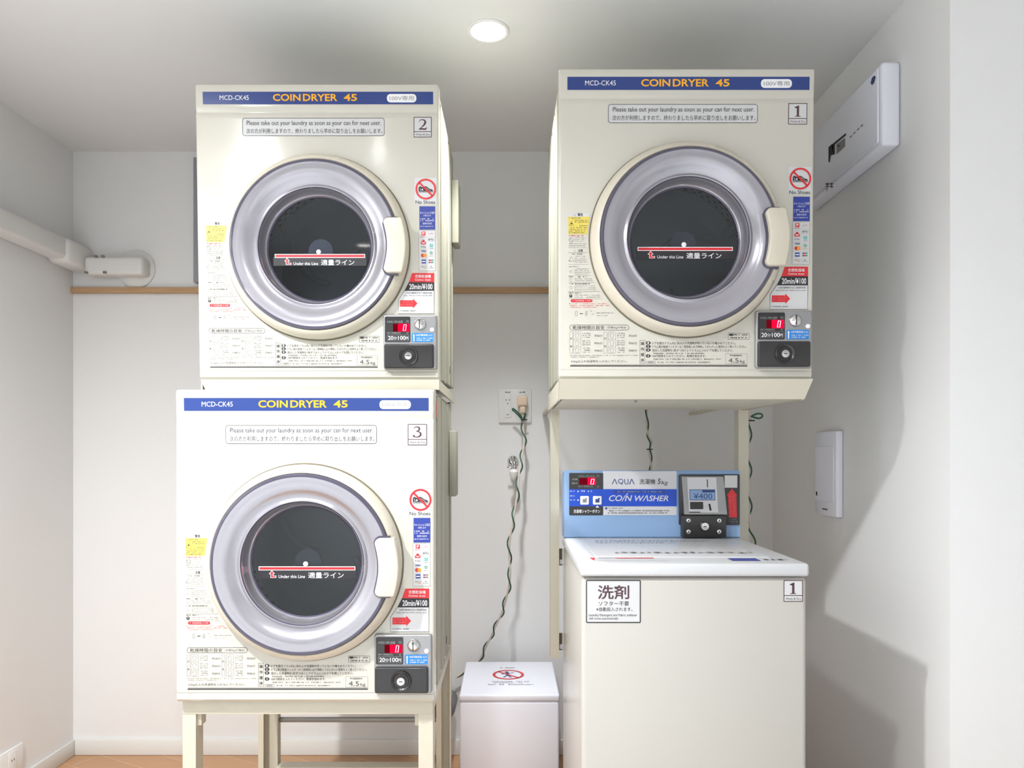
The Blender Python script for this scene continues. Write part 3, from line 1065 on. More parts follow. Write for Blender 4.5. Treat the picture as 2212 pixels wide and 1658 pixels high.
GRP = 'coin dryers'
dryer1 = make_dryer()
dryer1.location = (X1, D1, Z1)
dryer1['group'] = GRP
dryer2 = copy_tree(dryer1)
dryer3 = copy_tree(dryer1)
dryer2.location = (wx(687, 1.839), 1.839 + 0.0125, 1.334)
dryer2.rotation_euler = (radians(2.0), 0, 0)      # leans slightly forward
dryer1.location.y += 0.007
dryer1.rotation_euler = (radians(1.1), 0, 0)
dryer3.location = (wx(659, 1.72), 1.72, 0.572)
for d, n, lab in ((dryer1, '1', 'cream coin dryer numbered 1 on the wall rack above the washer'),
                  (dryer2, '2', 'cream coin dryer numbered 2, upper one of the left stack'),
                  (dryer3, '3', 'cream coin dryer numbered 3, lower one of the left stack')):
    d['label'] = lab
    number_label(d, n)
g = G().box(0.2972, 0.2976, 0.075, 0.112, H - 0.062, H - 0.022, M_STICKR)
g.build('side_label', dryer3)['label'] = 'faded red label on the side'

# ------------------------------------------------------------------ left stand carrying two dryers
X3 = dryer3.location.x
X2 = dryer2.location.x
st = thing('dryer_stand', 'cream steel two-tier stand under the dryers numbered 2 and 3', 'stand', (X3, 1.72, 0))
def sb(*a):   # world box -> stand local
    return (a[0] - X3, a[1] - X3, a[2] - 1.72, a[3] - 1.72, a[4], a[5])
xl, xr = X3 - 0.2945, X3 + 0.2945
g = G()
g.box(*sb(xl, xr, 1.742, 1.747, 0.536, 0.5715), M_SHEET, 0.001)
g.box(*sb(xl, xr, 1.747, 2.262, 0.566, 0.5715), M_SHEET)
g.box(*sb(xl, xl + 0.004, 1.747, 2.262, 0.538, 0.566), M_SHEET)
g.box(*sb(xr - 0.004, xr, 1.747, 2.262, 0.538, 0.566), M_SHEET)
g.build('lower_tray', st)
for sx, x0 in ((1, xl), (-1, xr)):
    xa, xb = (x0, x0 + 0.031) if sx > 0 else (x0 - 0.034, x0)
    xc, xd = (xb - 0.003, xb) if sx > 0 else (xa, xa + 0.003)
    g = G()
    g.box(*sb(xa, xb, 1.743, 1.7465, 0.001, 0.5358), M_SHEET)
    side = (xa, xa + 0.003) if sx < 0 else (xb - 0.003, xb)
    g.box(*sb(side[0], side[1], 1.7465, 1.785, 0.001, 0.5358), M_SHEET)
    outer = (xb - 0.003, xb) if sx < 0 else (xa, xa + 0.003)
    g.box(*sb(outer[0], outer[1], 1.7465, 1.785, 0.001, 0.5358), M_SHEET)
    g.box(*sb(side[0] - 0.004, side[1] + 0.010, 1.752, 1.780, 0.505, 0.5358) if sx > 0 else sb(side[0] - 0.010, side[1] + 0.004, 1.752, 1.780, 0.505, 0.5358), M_SHEET, 0.003)
    g.build('front_leg', st)
    xa, xb = (x0, x0 + 0.058) if sx > 0 else (x0 - 0.044, x0)
    g = G()
    g.box(*sb(xa, xb, 2.300, 2.303, 0.001, 1.3075), M_SHEET)
    g.box(*sb(xa, xa + 0.003, 2.2715, 2.300, 0.001, 1.3075), M_SHEET)
    g.box(*sb(xb - 0.003, xb, 2.2715, 2.300, 0.001, 1.3075), M_SHEET)
    g.box(*sb(xa, xa + 0.016, 2.268, 2.2715, 0.001, 1.3075), M_SHEET)
    g.build('rear_post', st)
g = G().box(*sb(xl + 0.0585, xr - 0.0445, 2.285, 2.30, wz(1556, 2.30), wz(1547, 2.30)), M_GREYIRON, 0.002)
g.build('rear_rail', st)['label'] = 'grey galvanised rail'
g = G().box(*sb(xl + 0.0585, xr - 0.0445, 2.255, 2.298, 0.160, 0.194), M_SHEET, 0.003)
g.build('lower_crossbar', st)
a0, a1 = X2 - 0.2975, X2 + 0.2995
g = G()
g.prism([(a0, 1.3338), (a1, 1.3338), (a1, 1.3080), (a0 + 0.012, 1.3080)], 1.852, 1.856, M_SHEET, 0.001)
g.box(a0, a1, 1.856, 2.37, 1.3290, 1.3338, M_SHEET)
g.box(a0, a0 + 0.004, 1.856, 2.37, 1.3080, 1.3290, M_SHEET)
g.box(a1 - 0.004, a1, 1.856, 2.37, 1.3080, 1.3290, M_SHEET)
g.v = [(x - X3, y - 1.72, z) for x, y, z in g.v]
g.build('upper_tray', st)
# lower tray tied to the rear posts
for xa in (xl + 0.01, xr - 0.03):
    G().box(*sb(xa, xa + 0.02, 2.262, 2.2715, 0.54, 0.566), M_SHEET).build('tie_bracket', st)

# ------------------------------------------------------------------ wall rack for dryer 1
rk = thing('wall_rack', 'cream steel wall rack holding the dryer numbered 1', 'rack', (X1, D1, 0.54))
def rb(*a):
    return (a[0] - X1, a[1] - X1, a[2] - D1, a[3] - D1, a[4] - 0.54, a[5] - 0.54)
zt, zbm = Z1 - 0.0005, wz(862, 1.775)
rl, rr_ = X1 - 0.30, X1 + 0.30
g = G()
def P3(*p):
    return [(x - X1, y - D1, z - 0.54) for x, y, z in p]
rA = rl + 0.002
g.add(P3((rA, 1.746, zt), (rr_, 1.746, zt), (rr_ - 0.010, 1.772, zbm), (rA, 1.772, zbm),
         (rA, 1.750, zt), (rr_, 1.750, zt), (rr_ - 0.010, 1.776, zbm), (rA, 1.776, zbm)),
      [(0, 1, 2, 3), (7, 6, 5, 4), (0, 4, 5, 1), (3, 2, 6, 7), (0, 3, 7, 4), (1, 5, 6, 2)], M_SHEET)
g.box(*rb(rl + 0.002, rr_ - 0.002, 1.750, 2.268, zt - 0.004, zt), M_SHEET)
g.box(*rb(rl + 0.012, rr_ - 0.014, 1.776, 2.20, zbm, zbm + 0.004), M_SHEET)
g.build('tray', rk)
for x in (rl + 0.002, rr_ - 0.006):
    g = G()
    g.prism([(y - D1, z - 0.54) for y, z in ((1.772, zt - 0.004), (2.268, zt - 0.004), (2.268, zbm - 0.0005), (1.80, zbm - 0.0005))], x - X1, x + 0.004 - X1, M_SHEET, ax='x')
    g.build('tray_side', rk)
for i, (xa, xb) in enumerate(((rl + 0.006, rl + 0.032), (rr_ - 0.034, rr_ - 0.004))):
    g = G()
    g.box(*rb(xa, xb, 2.205, 2.208, 0.54, zbm - 0.001), M_SHEET)
    g.box(*rb(xa, xa + 0.003, 2.208, 2.245, 0.54, zbm - 0.001), M_SHEET)
    g.box(*rb(xb - 0.003, xb, 2.208, 2.245, 0.54, zbm - 0.001), M_SHEET)
    g.build('post', rk)
    G().box(*rb(xa + 0.004, xb - 0.004, 2.2685, YB - 0.001, 1.294, 1.304), M_SHEET).build('wall_arm', rk)
for py in (1205, 1388):
    z = wz(py, 2.22)
    g = G()
    g.box(*rb(rl + 0.0325, rl + 0.043, 2.222, 2.228, z - 0.022, z + 0.028), M_GAP)
    g.box(*rb(rl + 0.034, rl + 0.042, 2.219, 2.2225, z - 0.018, z - 0.004), M_WHITE)
    g.build('hook_tab', rk)
x, z = wx(1375, 1.79), zbm
g = G().lathe([(0.003, 0.0), (0.003, -0.006), (0.0, -0.006)], (x - X1, 1.80 - D1, zbm - 0.54), M_GREYIRON, 12, 'z')
g.build('tray_screw', rk)

# ------------------------------------------------------------------ coin washer
DW = 1.62
wsh = thing('coin_washer', 'white coin washer with a blue control panel under dryer 1', 'washing machine', (0.405, DW, 0))
WL, WR = 0.155 - 0.405, 0.655 - 0.405
g = G()
g.box(WL + 0.003, WR - 0.003, 0.002, 0.555, 0.03, 0.878, M_WASHW, 0.010, 3)
for x in (WL + 0.05, WR - 0.05):
    for y in (0.06, 0.50):
        g.lathe([(0.0, 0.0), (0.022, 0.0), (0.018, 0.034)], (x, y, 0.0), M_BLACKPL, 20, 'z')
g.build('body', wsh)
zl0, zl1 = wz(1244.5, DW), 0.909
g = G()
g.box(WL, WR, -0.006, 0.545, zl0, zl1, M_LID, 0.007, 3)
lid = g.build('top_deck', wsh)
g = G()
lx0, lx1, ly0, ly1 = WL + 0.045, WR - 0.055, 0.086, 0.44
g.box(lx0, lx1, ly0, ly1, zl1 - 0.004, zl1 + 0.0035, M_LID, 0.003, 2)
g.build('lid', wsh)
# print on the lid and deck, in photo-like units laid on the horizontal top
for qx0, qx1, qy, qh, qs in ((lx0 + 0.05, lx1 - 0.02, 0.145, 0.024, 201), (lx0 + 0.03, lx1 - 0.06, 0.38, 0.014, 202), (lx0 + 0.03, lx1 - 0.16, 0.34, 0.012, 203)):
    Q = Print(lambda a, b: (a, b), flat=zl1 + 0.0035)
    Q.lines(qx0, qx1, qy, qh, M_FAINT, qs, fill=1.0)
    Q.build('lid_lettering', wsh)
Q = Print(lambda a, b: (a, b), flat=zl1)
def deck(px, py):
    d = (EYE - zl1) * F / (py - VY)
    return (px - VX) * d / F - 0.405, d - DW
a, b = deck(1274, 1205.5), deck(1440, 1211.5)
Q.rect(a[0], 0.034, b[0], 0.082, M_LABEL, 0)
Q.rect(a[0] + 0.02, 0.074, b[0] - 0.02, 0.082, M_PALE, 1)
Q.rect(a[0] + 0.06, 0.070, b[0] - 0.02, 0.082, M_RED, 2)
Q.poly([(a[0], 0.082), (a[0] + 0.012, 0.082), (a[0] + 0.008, 0.044), (a[0] + 0.003, 0.050)], M_RED, 1)
Q.build('deck_label', wsh)['label'] = 'red edged label on the deck'
Q = Print(lambda a, b: (a, b), flat=zl1)
a, b = deck(1571, 1205.5), deck(1638, 1212)
Q.rect(a[0], 0.034, a[0] + 0.064, 0.076, M_ROYAL, 0)
Q.build('deck_notice', wsh)['label'] = 'blue label on the deck edge'
Q = Print(lambda a, b: (a, b), flat=zl1)
Q.lines(a[0] + 0.075, WR - 0.03, 0.052, 0.016, M_GREY, 205)
Q.build('deck_print', wsh)
# detergent sign and number on the front
wm = lambda px, py: ((px - VX) * (DW + 0.002) / F - 0.405, wz(py, DW + 0.002))
P = Print(wm, lambda x, z: 0.002)
P.rrect(1265.8, 1252, 1384, 1344.7, 3, M_LABEL, 0)
P.rframe(1265.8, 1252, 1384, 1344.7, 3, 2.2, M_INK, 1)
P.text('洗剤', 1291, 1263, 1359, 1293.5, M_MAROON, 0.012, res=6)
P.text('ソフター不要', 1293, 1298, 1358.4, 1307.6, M_INK, 0.0)
P.text('※自動投入されます。', 1288, 1310.8, 1366, 1319.4, M_INK, 0.0)
P.text('Laundry Detergent and Fabric softener', 1272, 1325, 1376, 1331.6, M_INK, 0.0)
P.text('will come automatically.', 1272, 1332.6, 1336, 1338.6, M_INK, 0.0)
P.build('detergent_label', wsh)['label'] = 'white framed detergent sign'
P = Print(wm, lambda x, z: 0.002)
P.rect(1692.6, 1252.5, 1734, 1298.8, M_LABEL, 0)
P.rframe(1692.6, 1252.5, 1734, 1298.8, 0.3, 1.5, M_MAROON, 1)
P.rect(1692.6, 1284.8, 1734, 1286.4, M_MAROON, 1)
P.serif('1', 1705.6, 1257.6, 1720, 1282, M_MAROON)
P.text('Wash & Dry', 1696.4, 1290, 1730.4, 1296.2, M_GREY, 0.0)
P.build('number_label', wsh)['label'] = 'white number sticker reading 1'
# blue control panel
DP = 2.10
yp = DP - DW
g = G()
zp0, zp1 = zl1 - 0.0, wz(1015.5, DP)
g.prism([(yp + 0.004, zl1 + 0.0003), (yp, zl1 + 0.004), (yp, zp1 - 0.006), (yp + 0.004, zp1), (yp + 0.085, zp1 - 0.012), (yp + 0.085, zl1 + 0.0003)], WL + 0.001, WR - 0.001, M_BLUEPL, ax='x')
cpn = g.build('control_panel', wsh)
cpn['label'] = 'light blue control panel'
pm = lambda px, py: ((px - VX) * DP / F - 0.405, wz(py, DP))
P = Print(pm, lambda x, z: yp)
P.rect(1302, 1017, 1461.5, 1112, M_PANELW, 0)
P.rrect(1229.5, 1021, 1303, 1112.5, 2, M_BLACKPL, 1)
P.rect(1229.5, 1056, 1461.5, 1093, M_DEEPBLUE, 2)
P.text('Λ', 1321.6, 1034, 1333.5, 1045.4, M_NAVY, 0.0, layer=3)
P.text('Q', 1335, 1033.6, 1346.5, 1046, M_NAVY, 0.0, layer=3)
P.text('U', 1348.6, 1034, 1357.4, 1045.6, M_NAVY, 0.0, layer=3)
P.text('Λ', 1358.6, 1034, 1370.4, 1045.4, M_NAVY, 0.0, layer=3)
P.text('洗濯機', 1381, 1034.2, 1415.5, 1045.4, M_INK, 0.004, layer=3)
P.text('5', 1420, 1033.2, 1427.4, 1045, M_INK, 0.005, 0.15, layer=3)
P.text('kg', 1428.6, 1037.4, 1443, 1048.4, M_INK, 0.0, 0.15, layer=3)
P.rect(1326, 1058.6, 1436, 1064.6, M_ROYAL, 3)
P.lines(1334, 1430, 1061.6, 3.0, M_BLUEPL, 210, layer=4)
P.text('CO/N', 1315.4, 1069, 1365.6, 1082, M_PANELW, 0.015, 0.25, layer=3)
P.disc(1354.4, 1066.4, 1.5, M_PANELW, 3)
P.text('WΛSHER', 1371, 1069, 1443.6, 1082, M_PANELW, 0.015, 0.25, layer=3)
P.rect(1307, 1095.4, 1311.4, 1099.4, M_NAVY, 3)
P.lines(1314, 1346, 1097, 2.2, M_GREY, 211, layer=3)
P.lines(1313, 1445, 1102.6, 2.6, M_GREY, 212, layer=3)
P.lines(1313, 1441, 1107.4, 2.6, M_GREY, 213, layer=3)
P.rect(1251, 1032, 1270, 1046.5, M_LEDDIM, 2)
P.rect(1269, 1031, 1287, 1046.6, M_LED, 3)
P.stroke([(1277.6, 1034.4), (1283.4, 1034.4), (1281.6, 1045), (1275.8, 1045), (1277.6, 1034.4)], 1.6, M_LEDHOT, 4)
P.text('お支払い時の金額', 1249, 1025.4, 1284, 1030.4, M_PALE, 0.0, layer=3)
P.text('円', 1288.6, 1025.4, 1294, 1030.6, M_PALE, 0.0, layer=3)
P.text('点検', 1235, 1032.6, 1247.6, 1036.6, M_PALE, 0.02, layer=3)
P.text('運転中', 1235, 1041.4, 1247.6, 1045.4, M_PALE, 0.02, layer=3)
P.text('残り時間(約)', 1249, 1048, 1281, 1053, M_PALE, 0.0, layer=3)
P.text('分', 1289, 1048, 1294, 1053, M_PALE, 0.0, layer=3)
P.lines(1231.4, 1241, 1060.4, 3, M_WHITE, 214, layer=3)
P.poly([(1246.6, 1062), (1248.6, 1058.6), (1250.6, 1062)], M_WHITE, 3)
P.lines(1252.6, 1264, 1060.4, 3.4, M_WHITE, 215, layer=3)
P.disc(1271, 1060.6, 1.3, M_WHITE, 3)
P.lines(1276, 1286, 1060.4, 3, M_WHITE, 216, layer=3)
P.lines(1231.4, 1241, 1070.4, 3, M_WHITE, 217, layer=3)
P.lines(1231.4, 1242, 1079.6, 3, M_WHITE, 218, layer=3)
P.disc(1248.6, 1079.6, 1.6, M_WHITE, 3)
P.poly([(1286, 1095.8), (1290.2, 1091.4), (1294.4, 1095.8)], M_WHITE, 3)
P.text('洗濯槽シャワーボタン', 1239, 1099.8, 1296, 1107.6, M_WHITE, 0.01, layer=3)
P.build('panel_print', cpn)
for px, mk in ((1262.6, M_PALE), (1290, M_NAVY)):
    c = pm(px, 1080)
    g = G().prism([pm(a, b) for a, b in P.rr(px - 9.4, 1070.6, px + 9.4, 1089.4, 2.4)], yp - 0.005, yp - 0.0012, M_WHITE, 0.0015)
    g.box(c[0] - 0.0055, c[0] + 0.0055, yp - 0.0055, yp - 0.005, c[1] - 0.006, c[1] + 0.004, mk)
    g.box(c[0] + 0.002, c[0] + 0.0065, yp - 0.0056, yp - 0.005, c[1] + 0.003, c[1] + 0.0065, mk)
    g.build('button', cpn)
# coin unit on the right of the panel
cu = G().prism([pm(a, b) for a, b in P.rr(1466, 1024, 1597, 1133, 3)], yp - 0.006, yp - 0.0003, M_BLACKPL, 0.002).build('coin_unit', wsh)
cu['label'] = 'black framed coin unit'
yq = yp - 0.006
pq = lambda px, py, y=yq: ((px - VX) * (DW + y) / F - 0.405, wz(py, DW + y))
g = G()
A = pq
y2 = yq - 0.012
ft = [A(1472, 1029) + (yq - 0.002,), A(1562, 1029) + (yq - 0.002,), A(1568, 1110) + (y2,), A(1476.5, 1110) + (y2,)]
bk = [(x, z, yq - 0.0003) for x, z, _ in ft]
V = [(x, y, z) for x, z, y in ft] + [(x, y, z) for x, z, y in bk]
g.add(V, [(0, 1, 2, 3), (7, 6, 5, 4), (0, 4, 5, 1), (3, 2, 6, 7), (0, 3, 7, 4), (1, 5, 6, 2)], M_SILVER)
g.build('coin_plate', cu)['label'] = 'silver coin plate'
ztop, zbot = A(0, 1029)[1], A(0, 1110, y2)[1]
def slope(x, z):
    return yq - 0.002 + (y2 - yq + 0.002) * (ztop - z) / (ztop - zbot)
pqm = lambda px, py: pq(px, py, yq - 0.007)
P = Print(pqm, slope)
P.poly([(1485, 1031), (1548, 1031), (1550.4, 1106), (1487.6, 1106)], M_PANELW, 0)
P.rect(1527.6, 1034.8, 1529.6, 1052, M_DARK, 2)
P.rect(1489.4, 1056.6, 1545, 1080, M_NAVY, 1)
P.rect(1490.6, 1057.8, 1543.8, 1078.8, M_BLUEPL, 2)
P.rect(1517, 1058, 1543.6, 1063, M_NAVY, 3)
P.text('¥400', 1498, 1065, 1538.4, 1077, M_NAVY, 0.0, layer=3)
P.rrect(1490, 1083.4, 1518.4, 1099, 1.5, M_BLACKPL, 1)
P.poly([(1529.6, 1087.4), (1533.6, 1087.4), (1536.4, 1102), (1532, 1102)], M_DARK, 1)
P.rect(1488, 1104.4, 1512, 1106.2, M_DARK, 1)
P.build('price_plate', cu)['label'] = 'blue 400 yen price plate'
yk = yp - 0.030
g = G().prism([pq(a, b, yk) for a, b in P.rr(1474, 1113.6, 1570, 1161, 3)], yk, yq - 0.0005, M_BLACKPL, 0.003)
g.build('lock_plate', cu)['label'] = 'black lock plate'
for a, b in ((1486.8, 1123.8), (1553, 1123.8), (1486.8, 1147.7), (1553, 1147.7)):
    c = pq(a, b, yk)
    g = G().lathe([(0.0066, -0.0003), (0.006, -0.003), (0.0025, -0.004), (0.0, -0.004)], (c[0], yk, c[1]), M_CHROME, 20)
    g.lathe([(0.0022, -0.0042), (0.0, -0.0042)], (c[0], yk, c[1]), M_DARK, 8)
    g.build('screw', cu)
c = pq(1521, 1136, yk)
g = G().lathe([(0.0135, -0.0003), (0.0135, -0.004), (0.0118, -0.005), (0.0118, -0.008), (0.0105, -0.009), (0.0, -0.009)], (c[0], yk, c[1]), M_BLACKPL, 32)
g.build('lock_bezel', cu)
g = G().lathe([(0.0112, -0.0092), (0.0105, -0.011), (0.0, -0.0112)], (c[0], yk, c[1]), M_CHROME, 32)
g.box(c[0] - 0.004, c[0] + 0.004, yk - 0.0118, yk - 0.0113, c[1] - 0.0012, c[1] + 0.0012, M_DARK)
g.build('key_lock', cu)['label'] = 'silver key lock'
P = Print(lambda a, b: pq(a, b), lambda x, z: yq)
P.rect(1565, 1026.4, 1592.6, 1053, M_LABEL, 1)
P.poly([(1569.6, 1070), (1581, 1054.4), (1592.4, 1070), (1590.4, 1070), (1592, 1117), (1574.6, 1117), (1572.4, 1070)], M_RED, 1)
for k in range(9):
    P.lines(1574.6 + 0.2 * k, 1578.6 + 0.2 * k, 1072 + 4.2 * k, 3.0, M_PINK, 230 + k)
    P.lines(1583 + 0.2 * k, 1587 + 0.2 * k, 1072 + 4.6 * k, 3.0, M_PINK, 240 + k)
P.lines(1574, 1593, 1121, 2.4, M_PALE, 250)
P.lines(1572, 1594, 1126.4, 2.4, M_PALE, 251)
P.build('arrow_label', cu)['label'] = 'black label with a red arrow'

# ------------------------------------------------------------------ white box between the machines
DB0, DB1 = 2.37, 2.75
zb = EYE - 450 * DB1 / F
bx0, bx1 = wx(992, DB0), wx(1209, DB0)
box = thing('detergent_box', 'white plastic box with a no-standing sign on its lid, between dryers and washer', 'box', ((bx0 + bx1) / 2, DB0, 0))
hw = (bx1 - bx0) / 2
G().box(-hw + 0.001, hw - 0.001, 0.001, DB1 - DB0 - 0.001, 0.0, zb - 0.022, M_PAPERW, 0.008, 3).build('body', box)
G().box(-hw, hw, 0, DB1 - DB0, zb - 0.0215, zb, M_PAPERW, 0.006, 3).build('lid', box)
Q = Print(lambda a, b: (a, b), flat=zb)
cyy = 2.585 - DB0
cxx = wx(1098, 2.585) - box.location.x
Q.ring(cxx, cyy, 0.055, 0.0095, M_RED, 2)
Q.stroke([(cxx - 0.036, cyy + 0.036), (cxx + 0.036, cyy - 0.036)], 0.008, M_RED, 2)
Q.disc(cxx - 0.006, cyy + 0.03, 0.007, M_NAVY, 1)
Q.stroke([(cxx - 0.004, cyy + 0.022), (cxx - 0.002, cyy - 0.006)], 0.012, M_NAVY, 1)
Q.stroke([(cxx - 0.002, cyy - 0.004), (cxx - 0.016, cyy - 0.03)], 0.006, M_NAVY, 1)
Q.stroke([(cxx - 0.002, cyy - 0.004), (cxx + 0.010, cyy - 0.032)], 0.006, M_NAVY, 1)
Q.stroke([(cxx - 0.004, cyy + 0.016), (cxx + 0.020, cyy + 0.024)], 0.004, M_NAVY, 1)
Q.stroke([(cxx - 0.004, cyy + 0.016), (cxx - 0.024, cyy + 0.004)], 0.004, M_NAVY, 1)
Q.lines(cxx - 0.035, cxx + 0.04, cyy + 0.082, 0.008, M_GREY, 260)
Q.lines(cxx - 0.062, cxx + 0.07, cyy - 0.078, 0.008, M_FAINT, 261)
Q.lines(cxx - 0.048, cxx + 0.05, cyy - 0.092, 0.007, M_FAINT, 262)
Q.lines(cxx - 0.085, cxx + 0.085, cyy - 0.110, 0.008, M_FAINT, 263)
Q.build('warning_sign', box)['label'] = 'red prohibition sign on the lid'

# ------------------------------------------------------------------ outlet, plug, cords, tap
ox0, ox1, oz0, oz1 = wx(1077, YB), wx(1148, YB), wz(913, YB), wz(840, YB)
oc = (ox0 + ox1) / 2
out = thing('wall_outlet', 'white double outlet plate on the back wall above the tap', 'outlet', (oc, YB, (oz0 + oz1) / 2))
hwx, hzx = (ox1 - ox0) / 2, (oz1 - oz0) / 2
G().box(-hwx, hwx, -0.009, -0.0005, -hzx, hzx, M_PLATE, 0.004, 2).build('cover_plate', out)
for k, s in enumerate((-1, 1)):
    g = G().box(s * 0.028 - 0.013, s * 0.028 + 0.013, -0.0115, -0.0092, -0.045, 0.045, M_PLATE, 0.0015)
    if s < 0:
        for dx, dz in ((-0.006, 0.022), (0.006, 0.022)):
            g.box(s * 0.028 + dx - 0.001, s * 0.028 + dx + 0.001, -0.0122, -0.0116, dz - 0.004, dz + 0.004, M_DARK)
        g.lathe([(0.0022, -0.012), (0.0, -0.012)], (s * 0.028, 0, 0.008), M_DARK, 10)
        g.box(s * 0.028 - 0.005, s * 0.028 + 0.005, -0.0122, -0.0116, -0.035, -0.033, M_GREY)
    g.build('socket', out)
Q = Print(lambda a, b: (a, b), lambda x, z: -0.009)
Q.lines(-0.038, -0.018, 0.052, 0.005, M_INK, 270)
Q.build('socket_marking', out)
Q = Print(lambda a, b: (a, b), lambda x, z: -0.009)
Q.lines(0.016, 0.038, 0.052, 0.005, M_INK, 271)
Q.build('socket_marking', out)


def pxp(px, py, d):
    return (wx(px, d), d, wz(py, d))


def cord(name, label, path, r, wire_gap=True, twist=1.0, loop=None, plug=None, ties=(), seed=0):
    t = thing(name, label, 'cord', path[-1])
    o = Vector(path[-1])
    pts = [Vector(p) - o for p in path]
    G().tube(pts, r, M_CABLE, 8, smooth=6).build('cable', t)
    # earth wire wound round the cable
    dense = []
    for i in range(len(pts) - 1):
        p0, p1, p2, p3 = pts[max(i - 1, 0)], pts[i], pts[i + 1], pts[min(i + 2, len(pts) - 1)]
        for s in range(10):
            u = s / 10
            dense.append(0.5 * ((2 * p1) + (p2 - p0) * u + (2 * p0 - 5 * p1 + 4 * p2 - p3) * u * u + (3 * p1 - p0 - 3 * p2 + p3) * u ** 3))
    dense.append(pts[-1])
    wpts = []
    acc = 0
    for i, p in enumerate(dense):
        if i:
            acc += (p - dense[i - 1]).length
        a = acc * twist * 2 * pi + seed
        wpts.append(p + Vector((cos(a) * (r + 0.0045), sin(a) * (r + 0.0028), 0)))
    if loop:
        wpts = [Vector(p) - o for p in loop] + wpts
    G().tube(wpts, 0.0027, M_WIRE, 6, smooth=2).build('earth_wire', t)['label'] = 'green earth wire'
    if ties:
        g = G()
        for tp in ties:
            c = Vector(tp) - o
            g.lathe([(r + 0.002, -0.002), (r + 0.0045, -0.002), (r + 0.0045, 0.002), (r + 0.002, 0.002), (r + 0.002, -0.002)], c, M_TIE, 16, 'z')
            g.box(c.x + r + 0.002, c.x + r + 0.012, c.y - 0.002, c.y + 0.002, c.z - 0.002, c.z + 0.002, M_TIE)
        g.build('cable_tie', t)
    if plug:
        c = Vector(plug) - o
        g = G()
        g.box(c.x - 0.019, c.x + 0.019, c.y - 0.030, c.y + 0.004, c.z - 0.020, c.z + 0.020, M_PLUG, 0.008, 3)
        g.box(c.x - 0.010, c.x + 0.012, c.y - 0.026, c.y - 0.004, c.z - 0.048, c.z - 0.018, M_PLUG, 0.007, 3)
        g.build('plug', t)
    return t


main = [pxp(1130, 893, 2.797), pxp(1130.5, 925, 2.785), pxp(1132, 955, 2.76), pxp(1127, 990, 2.73), pxp(1121, 1025, 2.70), pxp(1117, 1070, 2.68), pxp(1109, 1120, 2.665),
        pxp(1101.5, 1165, 2.66), pxp(1100, 1205, 2.66), pxp(1102, 1240, 2.66), pxp(1096, 1280, 2.67), pxp(1085, 1320, 2.70), pxp(1068, 1358, 2.74), pxp(1052, 1392, 2.775), pxp(1036, 1424, 2.80),
        (wx(1018, 2.805), 2.805, 0.34), (wx(985, 2.805), 2.805, 0.30)]
lp = [pxp(a, b, 2.775) for a, b in ((1128, 906), (1120, 897), (1112, 889), (1107, 885), (1108, 882), (1114, 886), (1121, 893), (1127, 901), (1129, 908))]
cord('power_cord', 'beige cord with a green wire hanging from the wall outlet past the tap', main, 0.0036, loop=lp, plug=(wx(1128.5, 2.80), 2.8135, wz(866, 2.80)), twist=9.0, ties=(pxp(1130, 906, 2.79),))
cord('power_cord', 'short cord hanging on the wall behind the blue washer panel',
     [pxp(1404, 868, 2.76), pxp(1397, 892, 2.76), pxp(1396, 915, 2.76), pxp(1400, 938, 2.755), pxp(1408, 955, 2.75), pxp(1402, 972, 2.75), pxp(1405, 995, 2.75), pxp(1407, 1015, 2.75), pxp(1404, 1060, 2.76)],
     0.0032, twist=8.0, ties=(pxp(1401, 970, 2.75),), seed=2)
cord('power_cord', 'thick twisted cord hanging beside the right post of the wall rack',
     [(wx(1617, 2.285), 2.285, 1.289), pxp(1619, 902, 2.30), pxp(1618, 930, 2.30), pxp(1616.5, 965, 2.30), pxp(1618, 1000, 2.30), pxp(1617, 1040, 2.30), pxp(1618.5, 1080, 2.30), pxp(1618, 1115, 2.30), pxp(1622, 1145, 2.29), pxp(1626, 1172, 2.28), pxp(1627, 1260, 2.30)],
     0.0036, twist=9.0, loop=[pxp(a, b, 2.30) for a, b in ((1624, 899), (1632, 902), (1641, 903), (1647, 899), (1645, 894), (1636, 893), (1626, 897), (1619, 900))], ties=(pxp(1619, 908, 2.30),), seed=1)

tap = thing('water_tap', 'small chrome wall tap below the outlet', 'tap', pxp(1108, 995, YB))
TL = tap.location
g = G().lathe([(0.021, -0.0005), (0.021, -0.005), (0.016, -0.012), (0.010, -0.014), (0.010, -0.045), (0.0, -0.045)], (0, 0, 0), M_CHROME, 32)
g.build('flange', tap)
g = G().tube([(0, -0.040, 0.002), (0.002, -0.062, 0.0), (0.005, -0.072, -0.010), (0.006, -0.073, -0.028)], 0.0085, M_CHROME, 14, smooth=5)
g.lathe([(0.0, 0.020), (0.010, 0.018), (0.013, 0.010), (0.012, 0.0)], (0.0, -0.05, 0.0), M_CHROME, 20, 'z')
g.build('spout', tap)
g = G().box(-0.022, 0.006, -0.055, -0.048, -0.026, -0.020, M_CHROME, 0.002)
g.build('lever', tap)
g = G().lathe([(0.0, -0.070), (0.009, -0.068), (0.016, -0.052), (0.017, -0.040), (0.011, -0.030), (0.0, -0.028)], (0.004, -0.073, 0), M_DUCT, 24, 'z')
g.build('hose_joint', tap)['label'] = 'white hose joint'

